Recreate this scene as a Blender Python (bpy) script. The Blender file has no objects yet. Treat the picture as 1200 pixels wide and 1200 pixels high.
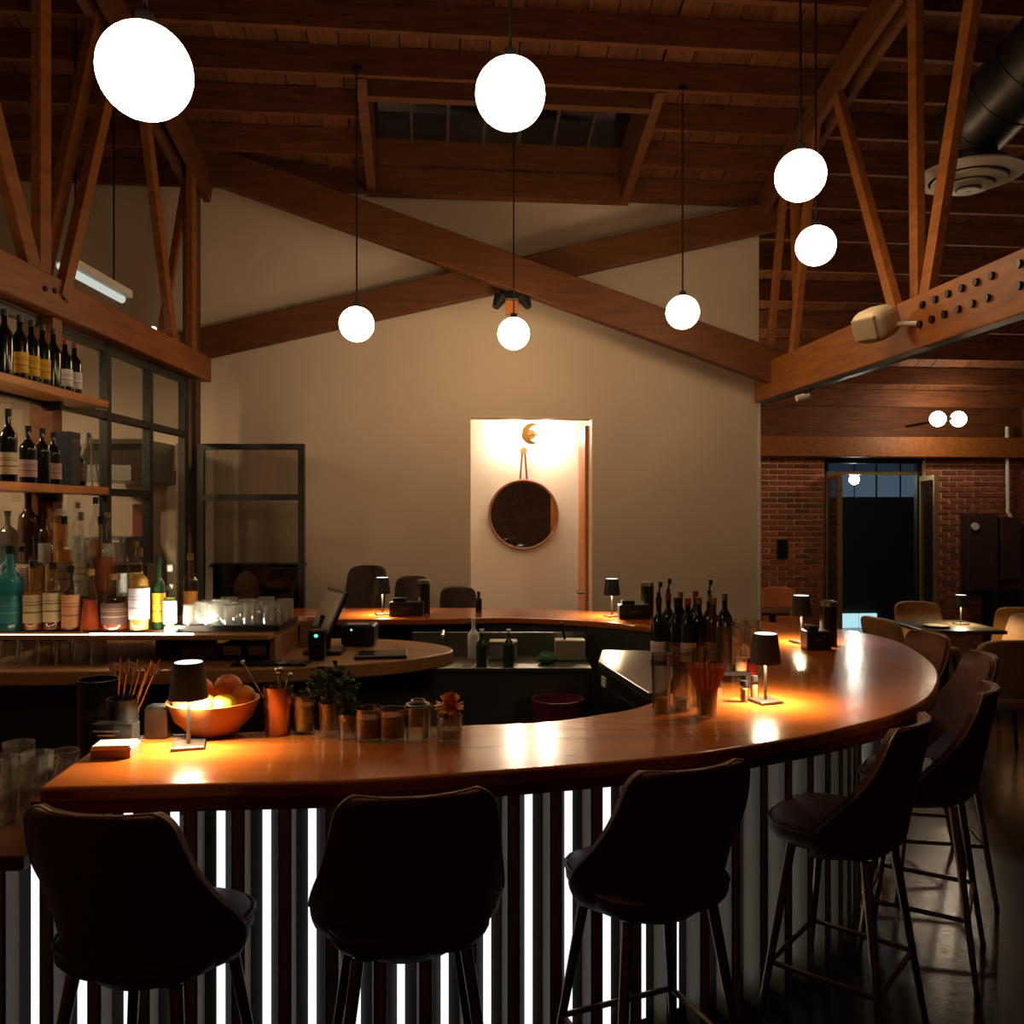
import bpy, bmesh, math, random
from math import sin, cos, pi, radians
from mathutils import Vector, Matrix
random.seed(7)
SC = bpy.context.scene
COL = SC.collection
EYE = 1.75
F = 1000.0                      # focal length in pixels of the 1200 px frame

# ------------------------------------------------------------------ camera, world, exposure
cd = bpy.data.cameras.new('camera'); cam = bpy.data.objects.new('camera', cd); COL.objects.link(cam)
cd.sensor_width = 36; cd.lens = 36 * F / 1200; cd.clip_start = 0.05; cd.clip_end = 100
cam.location = (0, 0, EYE); cam.rotation_euler = (pi / 2, 0, 0)
SC.camera = cam
w = bpy.data.worlds.new('night'); SC.world = w; w.use_nodes = True
w.node_tree.nodes['Background'].inputs[0].default_value = (0.02, 0.03, 0.05, 1)
w.node_tree.nodes['Background'].inputs[1].default_value = 0.05
SC.view_settings.view_transform = 'Standard'; SC.view_settings.look = 'None'
SC.view_settings.gamma = 1; SC.view_settings.use_curve_mapping = False
SC.view_settings.exposure = 0.0
try:
    SC.cycles.use_denoising = True; SC.cycles.denoiser = 'OPENIMAGEDENOISE'
    SC.cycles.max_bounces = 8; SC.cycles.transparent_max_bounces = 24
    SC.cycles.transmission_bounces = 6; SC.cycles.glossy_bounces = 4
    SC.cycles.caustics_reflective = False; SC.cycles.caustics_refractive = False
    SC.cycles.sample_clamp_indirect = 3.0
except Exception: pass
WARM = (1.0, 0.675, 0.37)
GLOBE_E = 25.0
LAMP_E = 1300.0
LED_E = 1.2

# ------------------------------------------------------------------ helpers
def P(px, py, d): return Vector(((px - 600) * d / F, d, EYE - (py - 600) * d / F))   # a point seen at a pixel, d metres away
YAW = radians(5.5); CY, SY = cos(YAW), sin(YAW)
def RM(u, v, z=0.0): return Vector((u * CY - v * SY, u * SY + v * CY, z))            # room axes: u across, v deep
def inv(x, y): return (x * CY + y * SY, -x * SY + y * CY)
ORD = 'first second third fourth fifth sixth seventh eighth ninth tenth eleventh twelfth'.split()

MATS = {}
def mat(name, col=(.5, .5, .5), rough=.5, metal=0., emit=None, es=0., var=0., scale=8., bump=0., bscale=40., coat=0., grain=None, spec=.5, trans=0., alpha=None, ior=1.45):
    if name in MATS: return MATS[name]
    m = bpy.data.materials.new(name); m.use_nodes = True; MATS[name] = m
    nt = m.node_tree; b = nt.nodes['Principled BSDF']
    def si(k, v):
        if k in b.inputs: b.inputs[k].default_value = v
    si('Base Color', (*col, 1)); si('Roughness', rough); si('Metallic', metal); si('Coat Weight', coat); si('Coat Roughness', .08)
    si('Specular IOR Level', spec); si('Transmission Weight', trans); si('IOR', ior)
    if emit: si('Emission Color', (*emit, 1)); si('Emission Strength', es)
    tc = nt.nodes.new('ShaderNodeTexCoord')
    if var > 0:
        mp = nt.nodes.new('ShaderNodeMapping'); nt.links.new(tc.outputs['Object'], mp.inputs[0])
        if grain: mp.inputs['Scale'].default_value = grain
        n = nt.nodes.new('ShaderNodeTexNoise'); n.inputs['Scale'].default_value = scale; n.inputs['Detail'].default_value = 5
        nt.links.new(mp.outputs[0], n.inputs['Vector'])
        r = nt.nodes.new('ShaderNodeValToRGB'); nt.links.new(n.outputs['Fac'], r.inputs[0])
        r.color_ramp.elements[0].position = .3; r.color_ramp.elements[1].position = .7
        r.color_ramp.elements[0].color = (*[c * (1 - var) for c in col], 1)
        r.color_ramp.elements[1].color = (*[min(1, c * (1 + var)) for c in col], 1)
        nt.links.new(r.outputs[0], b.inputs['Base Color'])
    if bump > 0:
        n2 = nt.nodes.new('ShaderNodeTexNoise'); n2.inputs['Scale'].default_value = bscale; n2.inputs['Detail'].default_value = 4
        if grain:
            mp2 = nt.nodes.new('ShaderNodeMapping'); mp2.inputs['Scale'].default_value = grain
            nt.links.new(tc.outputs['Object'], mp2.inputs[0]); nt.links.new(mp2.outputs[0], n2.inputs['Vector'])
        else: nt.links.new(tc.outputs['Object'], n2.inputs['Vector'])
        bp = nt.nodes.new('ShaderNodeBump'); bp.inputs['Strength'].default_value = bump; bp.inputs['Distance'].default_value = .01
        nt.links.new(n2.outputs['Fac'], bp.inputs['Height']); nt.links.new(bp.outputs[0], b.inputs['Normal'])
    return m
def glass(name, tint=(.95, .96, .95), rough=.03, gloss=.10):
    if name in MATS: return MATS[name]
    m = bpy.data.materials.new(name); m.use_nodes = True; MATS[name] = m
    nt = m.node_tree; nt.nodes.clear()
    o = nt.nodes.new('ShaderNodeOutputMaterial'); t = nt.nodes.new('ShaderNodeBsdfTransparent'); g = nt.nodes.new('ShaderNodeBsdfGlossy')
    t.inputs[0].default_value = (*tint, 1); g.inputs['Roughness'].default_value = rough
    lw = nt.nodes.new('ShaderNodeLayerWeight'); lw.inputs[0].default_value = .35
    mr = nt.nodes.new('ShaderNodeMapRange'); mr.inputs[3].default_value = gloss * .5; mr.inputs[4].default_value = min(1, gloss * 4)
    nt.links.new(lw.outputs['Facing'], mr.inputs[0])
    mx = nt.nodes.new('ShaderNodeMixShader'); nt.links.new(mr.outputs[0], mx.inputs[0]); nt.links.new(t.outputs[0], mx.inputs[1]); nt.links.new(g.outputs[0], mx.inputs[2])
    nt.links.new(mx.outputs[0], o.inputs[0])
    return m
def emit(name, col, s):
    if name in MATS: return MATS[name]
    m = bpy.data.materials.new(name); m.use_nodes = True; MATS[name] = m
    nt = m.node_tree; nt.nodes.clear()
    o = nt.nodes.new('ShaderNodeOutputMaterial'); e = nt.nodes.new('ShaderNodeEmission')
    e.inputs[0].default_value = (*col, 1); e.inputs[1].default_value = s; nt.links.new(e.outputs[0], o.inputs[0])
    return m

class MB:
    def __init__(s): s.v = []; s.f = []
    def add(s, vs, fs):
        o = len(s.v); s.v += [tuple(v) for v in vs]; s.f += [tuple(i + o for i in f) for f in fs]; return s
    def box(s, c, d, rz=0., m=None):
        hx, hy, hz = d[0] / 2, d[1] / 2, d[2] / 2
        vs = [Vector((x, y, z)) for x in (-hx, hx) for y in (-hy, hy) for z in (-hz, hz)]
        R = Matrix.Rotation(rz, 3, 'Z') if m is None else m
        c = Vector(c); vs = [R @ v + c for v in vs]
        return s.add(vs, [(0, 1, 3, 2), (4, 6, 7, 5), (0, 4, 5, 1), (2, 3, 7, 6), (0, 2, 6, 4), (1, 5, 7, 3)])
    def bar(s, a, b, wdt, hgt, up=(0, 0, 1)):
        a, b = Vector(a), Vector(b); t = (b - a); L = t.length; t.normalize(); up = Vector(up)
        if abs(t.dot(up)) > .98: up = Vector((0, 1, 0))
        x = t.cross(up).normalized(); z = x.cross(t)
        m = Matrix((x, t, z)).transposed()
        return s.box((a + b) / 2, (wdt, L, hgt), m=m)
    def tube(s, a, b, r0, r1=None, n=10, caps=True):
        r1 = r0 if r1 is None else r1
        a, b = Vector(a), Vector(b); t = (b - a).normalized()
        u = t.cross(Vector((0, 0, 1)) if abs(t.z) < .95 else Vector((1, 0, 0))).normalized(); w_ = t.cross(u)
        vs = []
        for p, r in ((a, r0), (b, r1)):
            for i in range(n):
                an = 2 * pi * i / n; vs.append(p + (u * cos(an) + w_ * sin(an)) * r)
        fs = [(i, (i + 1) % n, n + (i + 1) % n, n + i) for i in range(n)]
        if caps: fs += [tuple(range(n))[::-1], tuple(range(n, 2 * n))]
        return s.add(vs, fs)
    def path(s, pts, r, n=8):
        for a, b in zip(pts[:-1], pts[1:]): s.tube(a, b, r, n=n)
        return s
    def lathe(s, prof, c=(0, 0, 0), n=20, a0=0., a1=2 * pi, sx=1., sy=1.):
        full = abs(a1 - a0 - 2 * pi) < 1e-6; k = n if full else n + 1; c = Vector(c); vs = []
        for r, z in prof:
            for i in range(k):
                an = a0 + (a1 - a0) * i / n
                vs.append(c + Vector((r * cos(an) * sx, r * sin(an) * sy, z)))
        fs = []
        for j in range(len(prof) - 1):
            for i in range(n):
                i2 = (i + 1) % k if full else i + 1
                fs.append((j * k + i, j * k + i2, (j + 1) * k + i2, (j + 1) * k + i))
        return s.add(vs, fs)
    def ball(s, c, r, n=16, m=10, sq=(1, 1, 1)):
        prof = [(r * sin(pi * j / m) + (1e-4 if j in (0, m) else 0), -r * cos(pi * j / m)) for j in range(m + 1)]
        o = len(s.v); s.lathe(prof, (0, 0, 0), n); c = Vector(c)
        for i in range(o, len(s.v)): x, y, z = s.v[i]; s.v[i] = (x * sq[0] + c.x, y * sq[1] + c.y, z * sq[2] + c.z)
        return s
    def prism(s, poly, z0, z1):
        n = len(poly)
        vs = [(x, y, z0) for x, y in poly] + [(x, y, z1) for x, y in poly]
        return s.add(vs, [(i, (i + 1) % n, n + (i + 1) % n, n + i) for i in range(n)] + [tuple(range(n))[::-1], tuple(range(n, 2 * n))])
    def build(s, name, m, parent=None, smooth=False, bevel=0., world=False, loc=None, seg=2):
        me = bpy.data.meshes.new(name)
        off = Vector((0, 0, 0))
        if world and parent is not None:
            off = Vector(parent.location); p = parent.parent
            while p is not None: off += Vector(p.location); p = p.parent
        if loc is not None: off = Vector(loc)
        me.from_pydata([tuple(Vector(v) - off) for v in s.v], [], s.f); me.update()
        bm = bmesh.new(); bm.from_mesh(me); bmesh.ops.recalc_face_normals(bm, faces=bm.faces); bm.to_mesh(me); bm.free()
        if m: me.materials.append(m)
        o = bpy.data.objects.new(name, me); COL.objects.link(o)
        if loc is not None: o.location = loc
        if parent is not None: o.parent = parent
        if smooth:
            for p in me.polygons: p.use_smooth = True
            try: me.set_sharp_from_angle(angle=radians(40))
            except Exception: pass
        if bevel > 0:
            b = o.modifiers.new('bevel', 'BEVEL'); b.width = bevel; b.segments = seg; b.limit_method = 'ANGLE'; b.angle_limit = radians(40)
        return o
def tag(o, label, cat, group=None, kind=None):
    o['label'] = label; o['category'] = cat
    if group: o['group'] = group
    if kind: o['kind'] = kind
    return o
def thing(name, label, cat, loc=(0, 0, 0), rz=0., group=None):
    o = bpy.data.objects.new(name, None); COL.objects.link(o); o.location = loc; o.rotation_euler = (0, 0, rz); o.empty_display_size = .1
    return tag(o, label, cat, group)
def struct(o, label=None, cat=None):
    o['kind'] = 'structure'
    if label: o['label'] = label
    if cat: o['category'] = cat
    return o
def snode(name, label=None, cat=None, loc=(0, 0, 0)):
    o = bpy.data.objects.new(name, None); COL.objects.link(o); o.location = loc; o.empty_display_size = .1
    return struct(o, label, cat)
def dup(root, loc, rz, label):
    r = root.copy(); COL.objects.link(r); r.location = loc; r.rotation_euler = (0, 0, rz); r['label'] = label
    for ch in list(root.children):
        c = ch.copy(); COL.objects.link(c); c.parent = r
        for g in list(ch.children):
            d = g.copy(); COL.objects.link(d); d.parent = c
    return r
def crom(pts, k=6):
    out = []; n = len(pts)
    for i in range(n - 1):
        p0, p1, p2, p3 = pts[max(0, i - 1)], pts[i], pts[i + 1], pts[min(n - 1, i + 2)]
        for j in range(k):
            t = j / k
            out.append(tuple(.5 * ((2 * p1[a]) + (-p0[a] + p2[a]) * t + (2 * p0[a] - 5 * p1[a] + 4 * p2[a] - p3[a]) * t * t + (-p0[a] + 3 * p1[a] - 3 * p2[a] + p3[a]) * t ** 3) for a in (0, 1)))
    out.append(tuple(pts[-1])); return out
def interp(tab, x):
    if x <= tab[0][0]: return tab[0][1]
    for (a, fa), (b, fb) in zip(tab[:-1], tab[1:]):
        if x <= b: return fa + (fb - fa) * (x - a) / (b - a)
    return tab[-1][1]

# ------------------------------------------------------------------ materials
M_WALL = mat('painted_wall', (.66, .545, .44), .75, var=.05, scale=1.5, bump=.08, bscale=25)
M_WALLK = mat('kitchen_wall_paint', (.60, .52, .42), .7, var=.04, scale=2)
M_CORR = mat('corridor_paint', (.85, .80, .72), .7)
M_REAR = mat('dark_rear_wall', (.42, .22, .15), .8, var=.2)  # colour raised so light bounced off it reaches the stool backs
M_FLOOR = mat('polished_concrete', (.035, .026, .02), .22, var=.35, scale=3, bump=.1, bscale=30)
M_DECK = mat('roof_plank', (.115, .037, .012), .75, var=.35, scale=5, grain=(6, .6, 6))
M_DECK2 = mat('roof_plank_light', (.15, .05, .016), .75, var=.3, scale=5, grain=(6, .6, 6))
M_JOIST = mat('joist_wood', (.13, .040, .012), .7, var=.35, scale=4, grain=(.6, 8, 8))
M_TRUSS = mat('truss_wood', (.25, .082, .015), .55, var=.25, scale=5, grain=(5, .7, 5))
M_BEAM = mat('beam_wood', (.12, .040, .010), .6, var=.25, scale=5, grain=(.7, 6, 6))
M_TOP = mat('varnished_bar_wood', (.42, .115, .02), .2, var=.16, scale=3.0, grain=(.7, 4, 4), bump=.07, bscale=9, coat=.5)
M_EDGE = mat('bar_edge_wood', (.20, .06, .02), .35, var=.3, scale=5, grain=(.7, 5, 5))
M_SHELFW = mat('shelf_wood', (.50, .19, .05), .4, var=.25, scale=5, grain=(5, .7, 5))
M_ISL = mat('back_bar_wood', (.40, .19, .08), .35, var=.2, scale=4, grain=(.7, 5, 5))
M_STEELB = mat('dark_green_steel', (.025, .030, .027), .4, metal=.3)
M_BLACK = mat('black_plastic', (.012, .012, .013), .35)
M_BLACKM = mat('black_metal', (.02, .02, .022), .35, metal=.6)
M_STEEL = mat('brushed_steel', (.45, .44, .42), .3, metal=1, bump=.02)
M_STEELD = mat('dull_steel', (.22, .22, .21), .4, metal=1)
M_BRASS = mat('brass', (.62, .40, .14), .28, metal=1)
M_BRONZE = mat('bronze_leg_metal', (.30, .19, .09), .3, metal=1)
M_LEATHER = mat('brown_leather', (.14, .050, .022), .5, var=.25, scale=9, bump=.12, bscale=120)
M_LEATHT = mat('tan_leather', (.30, .15, .055), .5, var=.2, scale=6, bump=.1, bscale=100)
M_PIPING = mat('leather_piping', (.20, .09, .05), .4)
M_SLAT = mat('dark_slat_wood', (.16, .125, .08), .5, var=.2, grain=(8, 8, .6))
M_SLATF = mat('slat_front_edge', (.45, .38, .30), .45, var=.2, grain=(8, 8, .6))  # paler than the slats: light on their front faces put into colour
M_GLASS = glass('clear_glass')
M_GLASSC = glass('cut_glass', (.90, .90, .88), .08, .22)
def lit_glass(name, k):  # white scatter mixed into clear glass so it looks brightly lit
    m = glass(name, (.92, .91, .88), .10, .25); nt = m.node_tree
    if nt.nodes.get('Frost'): return m
    o = [n for n in nt.nodes if n.type == 'OUTPUT_MATERIAL'][0]; src = o.inputs[0].links[0].from_socket
    tr = nt.nodes.new('ShaderNodeBsdfTranslucent'); di = nt.nodes.new('ShaderNodeBsdfDiffuse'); tr.name = 'Frost'
    for n in (tr, di): n.inputs[0].default_value = (.85, .84, .80, 1)
    a = nt.nodes.new('ShaderNodeMixShader'); a.inputs[0].default_value = .5; nt.links.new(tr.outputs[0], a.inputs[1]); nt.links.new(di.outputs[0], a.inputs[2])
    b = nt.nodes.new('ShaderNodeMixShader'); b.inputs[0].default_value = k; nt.links.new(src, b.inputs[1]); nt.links.new(a.outputs[0], b.inputs[2]); nt.links.new(b.outputs[0], o.inputs[0])
    return m
M_TUMB = lit_glass('tumbler_glass', .16)
M_PANE = glass('window_glass', (.86, .87, .86), .01, .09)
M_PANED = glass('door_glass', (.80, .80, .78), .01, .16)
M_NIGHT = glass('night_glass', (.5, .55, .6), .02, .12)
E_GLOBE = emit('globe_glow', WARM, GLOBE_E)
E_LED = emit('led_strip_glow', (1, .985, 1), LED_E)
M_WHITE = mat('white_paint', (.75, .73, .70), .5)
M_CREAM = mat('cream_plastic', (.55, .47, .33), .45)
M_PAPER = mat('white_paper', (.8, .76, .72), .7)
M_CORD = mat('black_cord', (.01, .008, .006), .6)
M_MORTAR = mat('mortar', (.60, .41, .29), .9, var=.2, scale=20)

# ------------------------------------------------------------------ floor, outer walls
struct(MB().box((1.5, 4.5, -.05), (14, 17, .1)).build('floor', M_FLOOR), 'dark polished concrete floor of the bar room', 'floor')
ROOF = [(-4, 5.25), (0, 5.2), (2, 5.17), (4, 5.05), (5, 4.88), (6, 4.62), (6.5, 4.46), (7, 4.27), (7.5, 4.06), (8, 3.81), (8.5, 3.55), (9, 3.25), (9.5, 2.98), (10.4, 2.6)]
def R(v): return interp(ROOF, v)
struct(MB().box((1.5, -4.0, 2.6), (13, .15, 5.2)).build('wall_rear', M_REAR), 'dark rear wall behind the camera', 'wall')
wr = MB(); a, b = RM(7.3, -4, 0), RM(7.3, 9.9, 0)
wr.bar((a.x, a.y, 2.6), (b.x, b.y, 2.6), .15, 5.2)
struct(wr.build('wall_right', mat('side_wall_paint', (.12, .055, .038), .8, var=.2)), 'dark side wall beyond the dining chairs', 'wall')
struct(MB().box((-4.7, 2.2, 2.6), (.15, 12.6, 5.2)).build('wall_left', M_WALLK), 'painted kitchen side wall behind the glazed partition', 'wall')

# back wall with the doorway: three pieces in the room axes, one mesh
VB = 7.07
wb = MB()
U0, U1 = inv(*P(550, 600, 7.05)[:2])[0], inv(*P(695, 600, 7.17)[:2])[0]
DH = 2.545
def wallbox(mb, u0, u1, v0, v1, z0, z1):
    mb.prism([tuple(RM(u, v)[:2]) for u, v in ((u0, v0), (u1, v0), (u1, v1), (u0, v1))], z0, z1)
UR = inv(*P(887, 600, 7.35)[:2])[0]
top = R(VB) + .12
wallbox(wb, -4.0, U0, VB, VB + .14, 0, top); wallbox(wb, U1, UR, VB, VB + .14, 0, top); wallbox(wb, U0, U1, VB, VB + .14, DH, top)
wallb = struct(wb.build('wall_back', M_WALL), 'tan painted gable wall behind the bar with a doorway', 'wall')
# corridor behind the doorway
cor = MB(); wallbox(cor, -1.3, 2.0, 8.32, 8.42, 0, 2.95)
struct(cor.build('wall_corridor', M_CORR), 'bright cream wall inside the doorway behind the bar', 'wall')
c2 = MB(); wallbox(c2, U0 - .75, U0 - .65, VB + .14, 8.32, 0, 2.95); wallbox(c2, U1 + .5, U1 + .6, VB + .14, 8.32, 0, 2.95); wallbox(c2, U0 - .75, U1 + .6, VB + .14, 8.42, 2.85, 2.95)
struct(c2.build('wall_passage', M_CORR), 'side walls and lid of the passage behind the doorway', 'wall')
tr = MB()
wallbox(tr, U0 - .004, U0 + .012, VB - .004, VB + .16, 0, DH)
wallbox(tr, U1 - .012, U1 + .004, VB - .004, VB + .16, 0, DH)
wallbox(tr, U0 - .004, U1 + .004, VB - .004, VB + .16, DH - .012, DH + .004)
struct(tr.build('trim_1', mat('jamb_wood', (.75, .60, .45), .5)), 'thin timber lining of the bright doorway', 'trim')
tw = MB(); wallbox(tw, UR - .012, UR + .012, VB - .01, VB + .15, 0, 2.9)
struct(tw.build('trim_2', M_WHITE), 'pale corner bead at the right end of the painted wall', 'trim')

# ------------------------------------------------------------------ roof: planks and joists under one ceiling node
ceil = snode('ceiling', 'dark timber roof of planks on exposed joists', 'ceiling')
SK_U = (inv(*P(436, 0, 6.3)[:2])[0], inv(*P(752, 0, 6.3)[:2])[0]); SK_V = (5.98, 6.86)
us = -5.0; VN = [-4, -1, 2, 4, 5, 5.5, 6, 6.5, 7, 7.5, 8, 8.5, 9, 9.5, 10.1]; i = 0
def plank(u0, u1, vs, m):
    mb = MB(); vv = []; dz = random.uniform(-.006, .006)
    for v in vs:
        for (u, z) in ((u0, 0), (u1, 0), (u1, .025), (u0, .025)):
            p = RM(u, v, R(v) + .17 + z + dz); vv.append(p)
    n = len(vs); fs = [(0, 1, 2, 3), tuple(4 * (n - 1) + k for k in (3, 2, 1, 0))]
    for k in range(n - 1):
        for e in range(4): fs.append((4 * k + e, 4 * k + (e + 1) % 4, 4 * k + 4 + (e + 1) % 4, 4 * k + 4 + e))
    mb.add(vv, fs); mb.build('plank', m, ceil)
while us < 8.2:
    m = M_DECK if i % 3 else M_DECK2
    u0, u1 = us + .004, us + .196
    if u1 > SK_U[0] and u0 < SK_U[1]:
        k0, k1 = max(u0, SK_U[0] - .03), min(u1, SK_U[1] + .03)
        plank(k0, k1, [v for v in VN if v < SK_V[0]] + [SK_V[0]], m); plank(k0, k1, [SK_V[1]] + [v for v in VN if v > SK_V[1]], m)
        if k0 - u0 > .02: plank(u0, k0, VN, m)
        if u1 - k1 > .02: plank(k1, u1, VN, m)
    else: plank(u0, u1, VN, m)
    us += .2; i += 1
v = -2.0
JV = []
while v < 9.6: JV.append(v); v += .37
for v in JV:
    segs = [(-5.0, 7.2)]
    if SK_V[0] - .03 < v < SK_V[1] + .03: segs = [(-5.0, SK_U[0] - .06), (SK_U[1] + .06, 7.2)]
    for u0, u1 in segs:
        a, b = RM(u0, v, R(v) + .075), RM(u1, v, R(v) + .075)
        MB().bar(a, b, .045, .19).build('joist', M_JOIST, ceil)
# skylight
sky = snode('window_3', 'dark skylight let into the timber roof above the bar', 'skylight')
def slab(mb, u0, u1, v0, v1, z0, z1):      # box in the roof between two depths; heights relative to the roof line
    vs = [RM(u, v, R(v) + z) for v in (v0, v1) for z in (z0, z1) for u in (u0, u1)]
    mb.add(vs, [(0, 1, 3, 2), (4, 6, 7, 5), (0, 2, 6, 4), (1, 5, 7, 3), (0, 4, 5, 1), (2, 3, 7, 6)])
for u0 in (SK_U[0] - .07, SK_U[1]):
    mb = MB(); slab(mb, u0, u0 + .07, SK_V[0] - .2, SK_V[1] + .05, -.03, .46); mb.build('trimmer', M_BEAM, sky)
for v0 in (SK_V[0] - .05, SK_V[1]):
    mb = MB(); slab(mb, SK_U[0], SK_U[1], v0, v0 + .05, -.03, .46); mb.build('header', M_BEAM, sky)
mb = MB(); slab(mb, SK_U[0], SK_U[1], SK_V[0], SK_V[1], .40, .41); mb.build('pane', M_NIGHT, sky)
mb = MB(); slab(mb, SK_U[0], SK_U[1], SK_V[0] - .05, SK_V[1] + .05, .9, .92); mb.build('cover', mat('night_cover', (.02, .025, .03), .6), sky)
for k in range(1, 7):
    uu = SK_U[0] + (SK_U[1] - SK_U[0]) * k / 7
    mb = MB(); slab(mb, uu - .012, uu + .012, SK_V[0], SK_V[1], .37, .40); mb.build('muntin', M_STEELD, sky)

# ------------------------------------------------------------------ trusses
def truss(name, label, far, near, zb, hb, webs, thick=.12):
    t = thing(name, label, 'truss', (far[0], far[1], zb))
    def at(y): k = (y - far[1]) / (near[1] - far[1]); return far[0] + (near[0] - far[0]) * k
    y0, y1 = -1.5, far[1] + .15
    MB().bar((at(y0), y0, zb + hb / 2), (at(y1), y1, zb + hb / 2), thick, hb).build('bottom_chord', M_TRUSS, t, world=True, bevel=.008)
    ys = [far[1] + .1 - .35 * k for k in range(22)]
    for dx in (-.055, .055):
        mb = MB()
        for ya, yb in zip(ys[:-1], ys[1:]):
            xa, xb = at(ya), at(yb)
            za, zc = R(inv(xa, ya)[1]) - .12, R(inv(xb, yb)[1]) - .12
            mb.bar((xa + dx, ya, za), (xb + dx, yb, zc), .05, .2)
        mb.build('top_chord', M_BEAM, t, world=True)
    for (yb, yt, wd, dx) in webs:
        xb, xt = at(yb) + dx, at(yt) + dx
        zt = R(inv(xt, yt)[1]) - .06
        MB().bar((xb, yb, zb + hb * .5), (xt, yt, zt), .05, wd, up=(0, 1, 0)).build('web', M_TRUSS, t, world=True, bevel=.004)
    return t, at
tl, atl = truss('roof_truss', 'bowstring timber truss on the left above the bottle shelves', (-2.40, 6.5), (-2.38, 3.95), 2.76, .19,
                [(4.32, 4.32, .10, 0), (4.38, 5.05, .10, -.05), (4.42, 5.15, .08, .05), (4.28, 3.13, .11, 0), (6.05, 5.45, .09, 0), (6.3, 6.3, .09, .03), (5.9, 6.45, .04, -.05), (2.2, 3.3, .1, 0), (2.2, 1.3, .1, 0)])
tr_, atr = truss('roof_truss', 'bowstring timber truss on the right with the cream speaker', (2.10, 7.0), (2.39, 4.0), 2.66, .30,
                 [(4.95, 5.78, .09, -.04), (4.92, 4.95, .10, .04), (4.80, 4.18, .11, 0), (6.5, 6.6, .09, .04), (6.45, 6.02, .09, -.04), (7.02, 6.65, .07, 0), (2.4, 3.4, .1, 0), (2.4, 1.6, .1, 0)])
for row, zz in ((0, 2.79), (1, 2.89)):
    for k in range(6):
        y = 4.72 - .115 * k - row * .03; x = atr(y) - .06
        MB().tube((x - .016, y, zz), (x + .01, y, zz), .021, n=8).build('bolt', M_BLACKM, tr_, world=True)
    for k in range(4):
        y = 3.92 - .1 * k; x = atr(y) - .06
        MB().tube((x - .016, y, zz), (x + .01, y, zz), .021, n=8).build('bolt', M_BLACKM, tr_, world=True)
for k in range(3):
    y = 4.42 - .09 * k; x = atl(y) + .06
    MB().tube((x - .01, y, 2.86 + .012 * (k % 2)), (x + .012, y, 2.86 + .012 * (k % 2)), .014, n=8).build('bolt', M_BLACKM, tl, world=True)
mb = MB(); mb.bar((atr(7.0) - .03, 7.0, 2.648), (atr(1.0) - .03, 1.0, 2.648), .05, .03); mb.build('track', M_BLACKM, tr_, world=True)
# crossing braces
def brace(label, a, b, h, th):
    o = MB().bar(a, b, th, h).build('cross_brace', M_BEAM, loc=(Vector(a) + Vector(b)) / 2, bevel=.008)
    tag(o, label, 'beam'); return o
brace('timber brace falling from upper left to lower right, front of the crossing pair', P(205, 178, 6.55), P(925, 437, 6.85), .27, .10)
brace('timber brace rising from lower left to upper right, rear of the crossing pair', P(215, 408, 6.75), P(915, 252, 7.0), .24, .08)

# ------------------------------------------------------------------ brick wall with the double door
VF = 9.8
DU0, DU1 = inv(*P(966, 600, 10.2)[:2])[0], inv(*P(1085, 600, 10.3)[:2])[0]
UL, UE = 1.6, 7.25
wf = snode('wall_brick', 'red brick wall at the far right with dark double doors', 'wall', RM(3.5, VF, 0))
mb = MB(); wallbox(mb, UL, DU0, VF, VF + .2, 0, 2.62); wallbox(mb, DU1, UE, VF, VF + .2, 0, 2.62); wallbox(mb, DU0, DU1, VF, VF + .2, 2.40, 2.62)
mb.build('mortar_core', M_MORTAR, wf, world=True)
BR = [mat('brick_%s' % k, c, .85, var=.2, scale=14, bump=.15) for k, c in (('red', (.30, .085, .042)), ('brown', (.24, .068, .036)), ('rust', (.36, .11, .05)), ('dark', (.17, .06, .036)))]
bm_cache = {}
def brick_mesh(L, m):
    key = (round(L, 3), m.name)
    if key not in bm_cache:
        hx = L / 2; x = Vector((CY, SY, 0)) * hx; y = Vector((-SY, CY, 0)) * .03; z = Vector((0, 0, .0265)); e = .9
        vs = [sx * x + sy * y + sz * z if sy > 0 else sx * x * (1 - .006 / hx) + sy * y + sz * z * .86 for sx in (-1, 1) for sy in (-1, 1) for sz in (-1, 1)]
        me = bpy.data.meshes.new('brick'); me.from_pydata([tuple(v) for v in vs], [], [(0, 1, 3, 2), (4, 6, 7, 5), (0, 4, 5, 1), (2, 3, 7, 6), (0, 2, 6, 4), (1, 5, 7, 3)]); me.materials.append(m)
        bm_cache[key] = me
    return bm_cache[key]
BL, BH = .205, .067
UB0 = inv(*P(886, 600, 10.0)[:2])[0]
lowb = MB()
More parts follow.
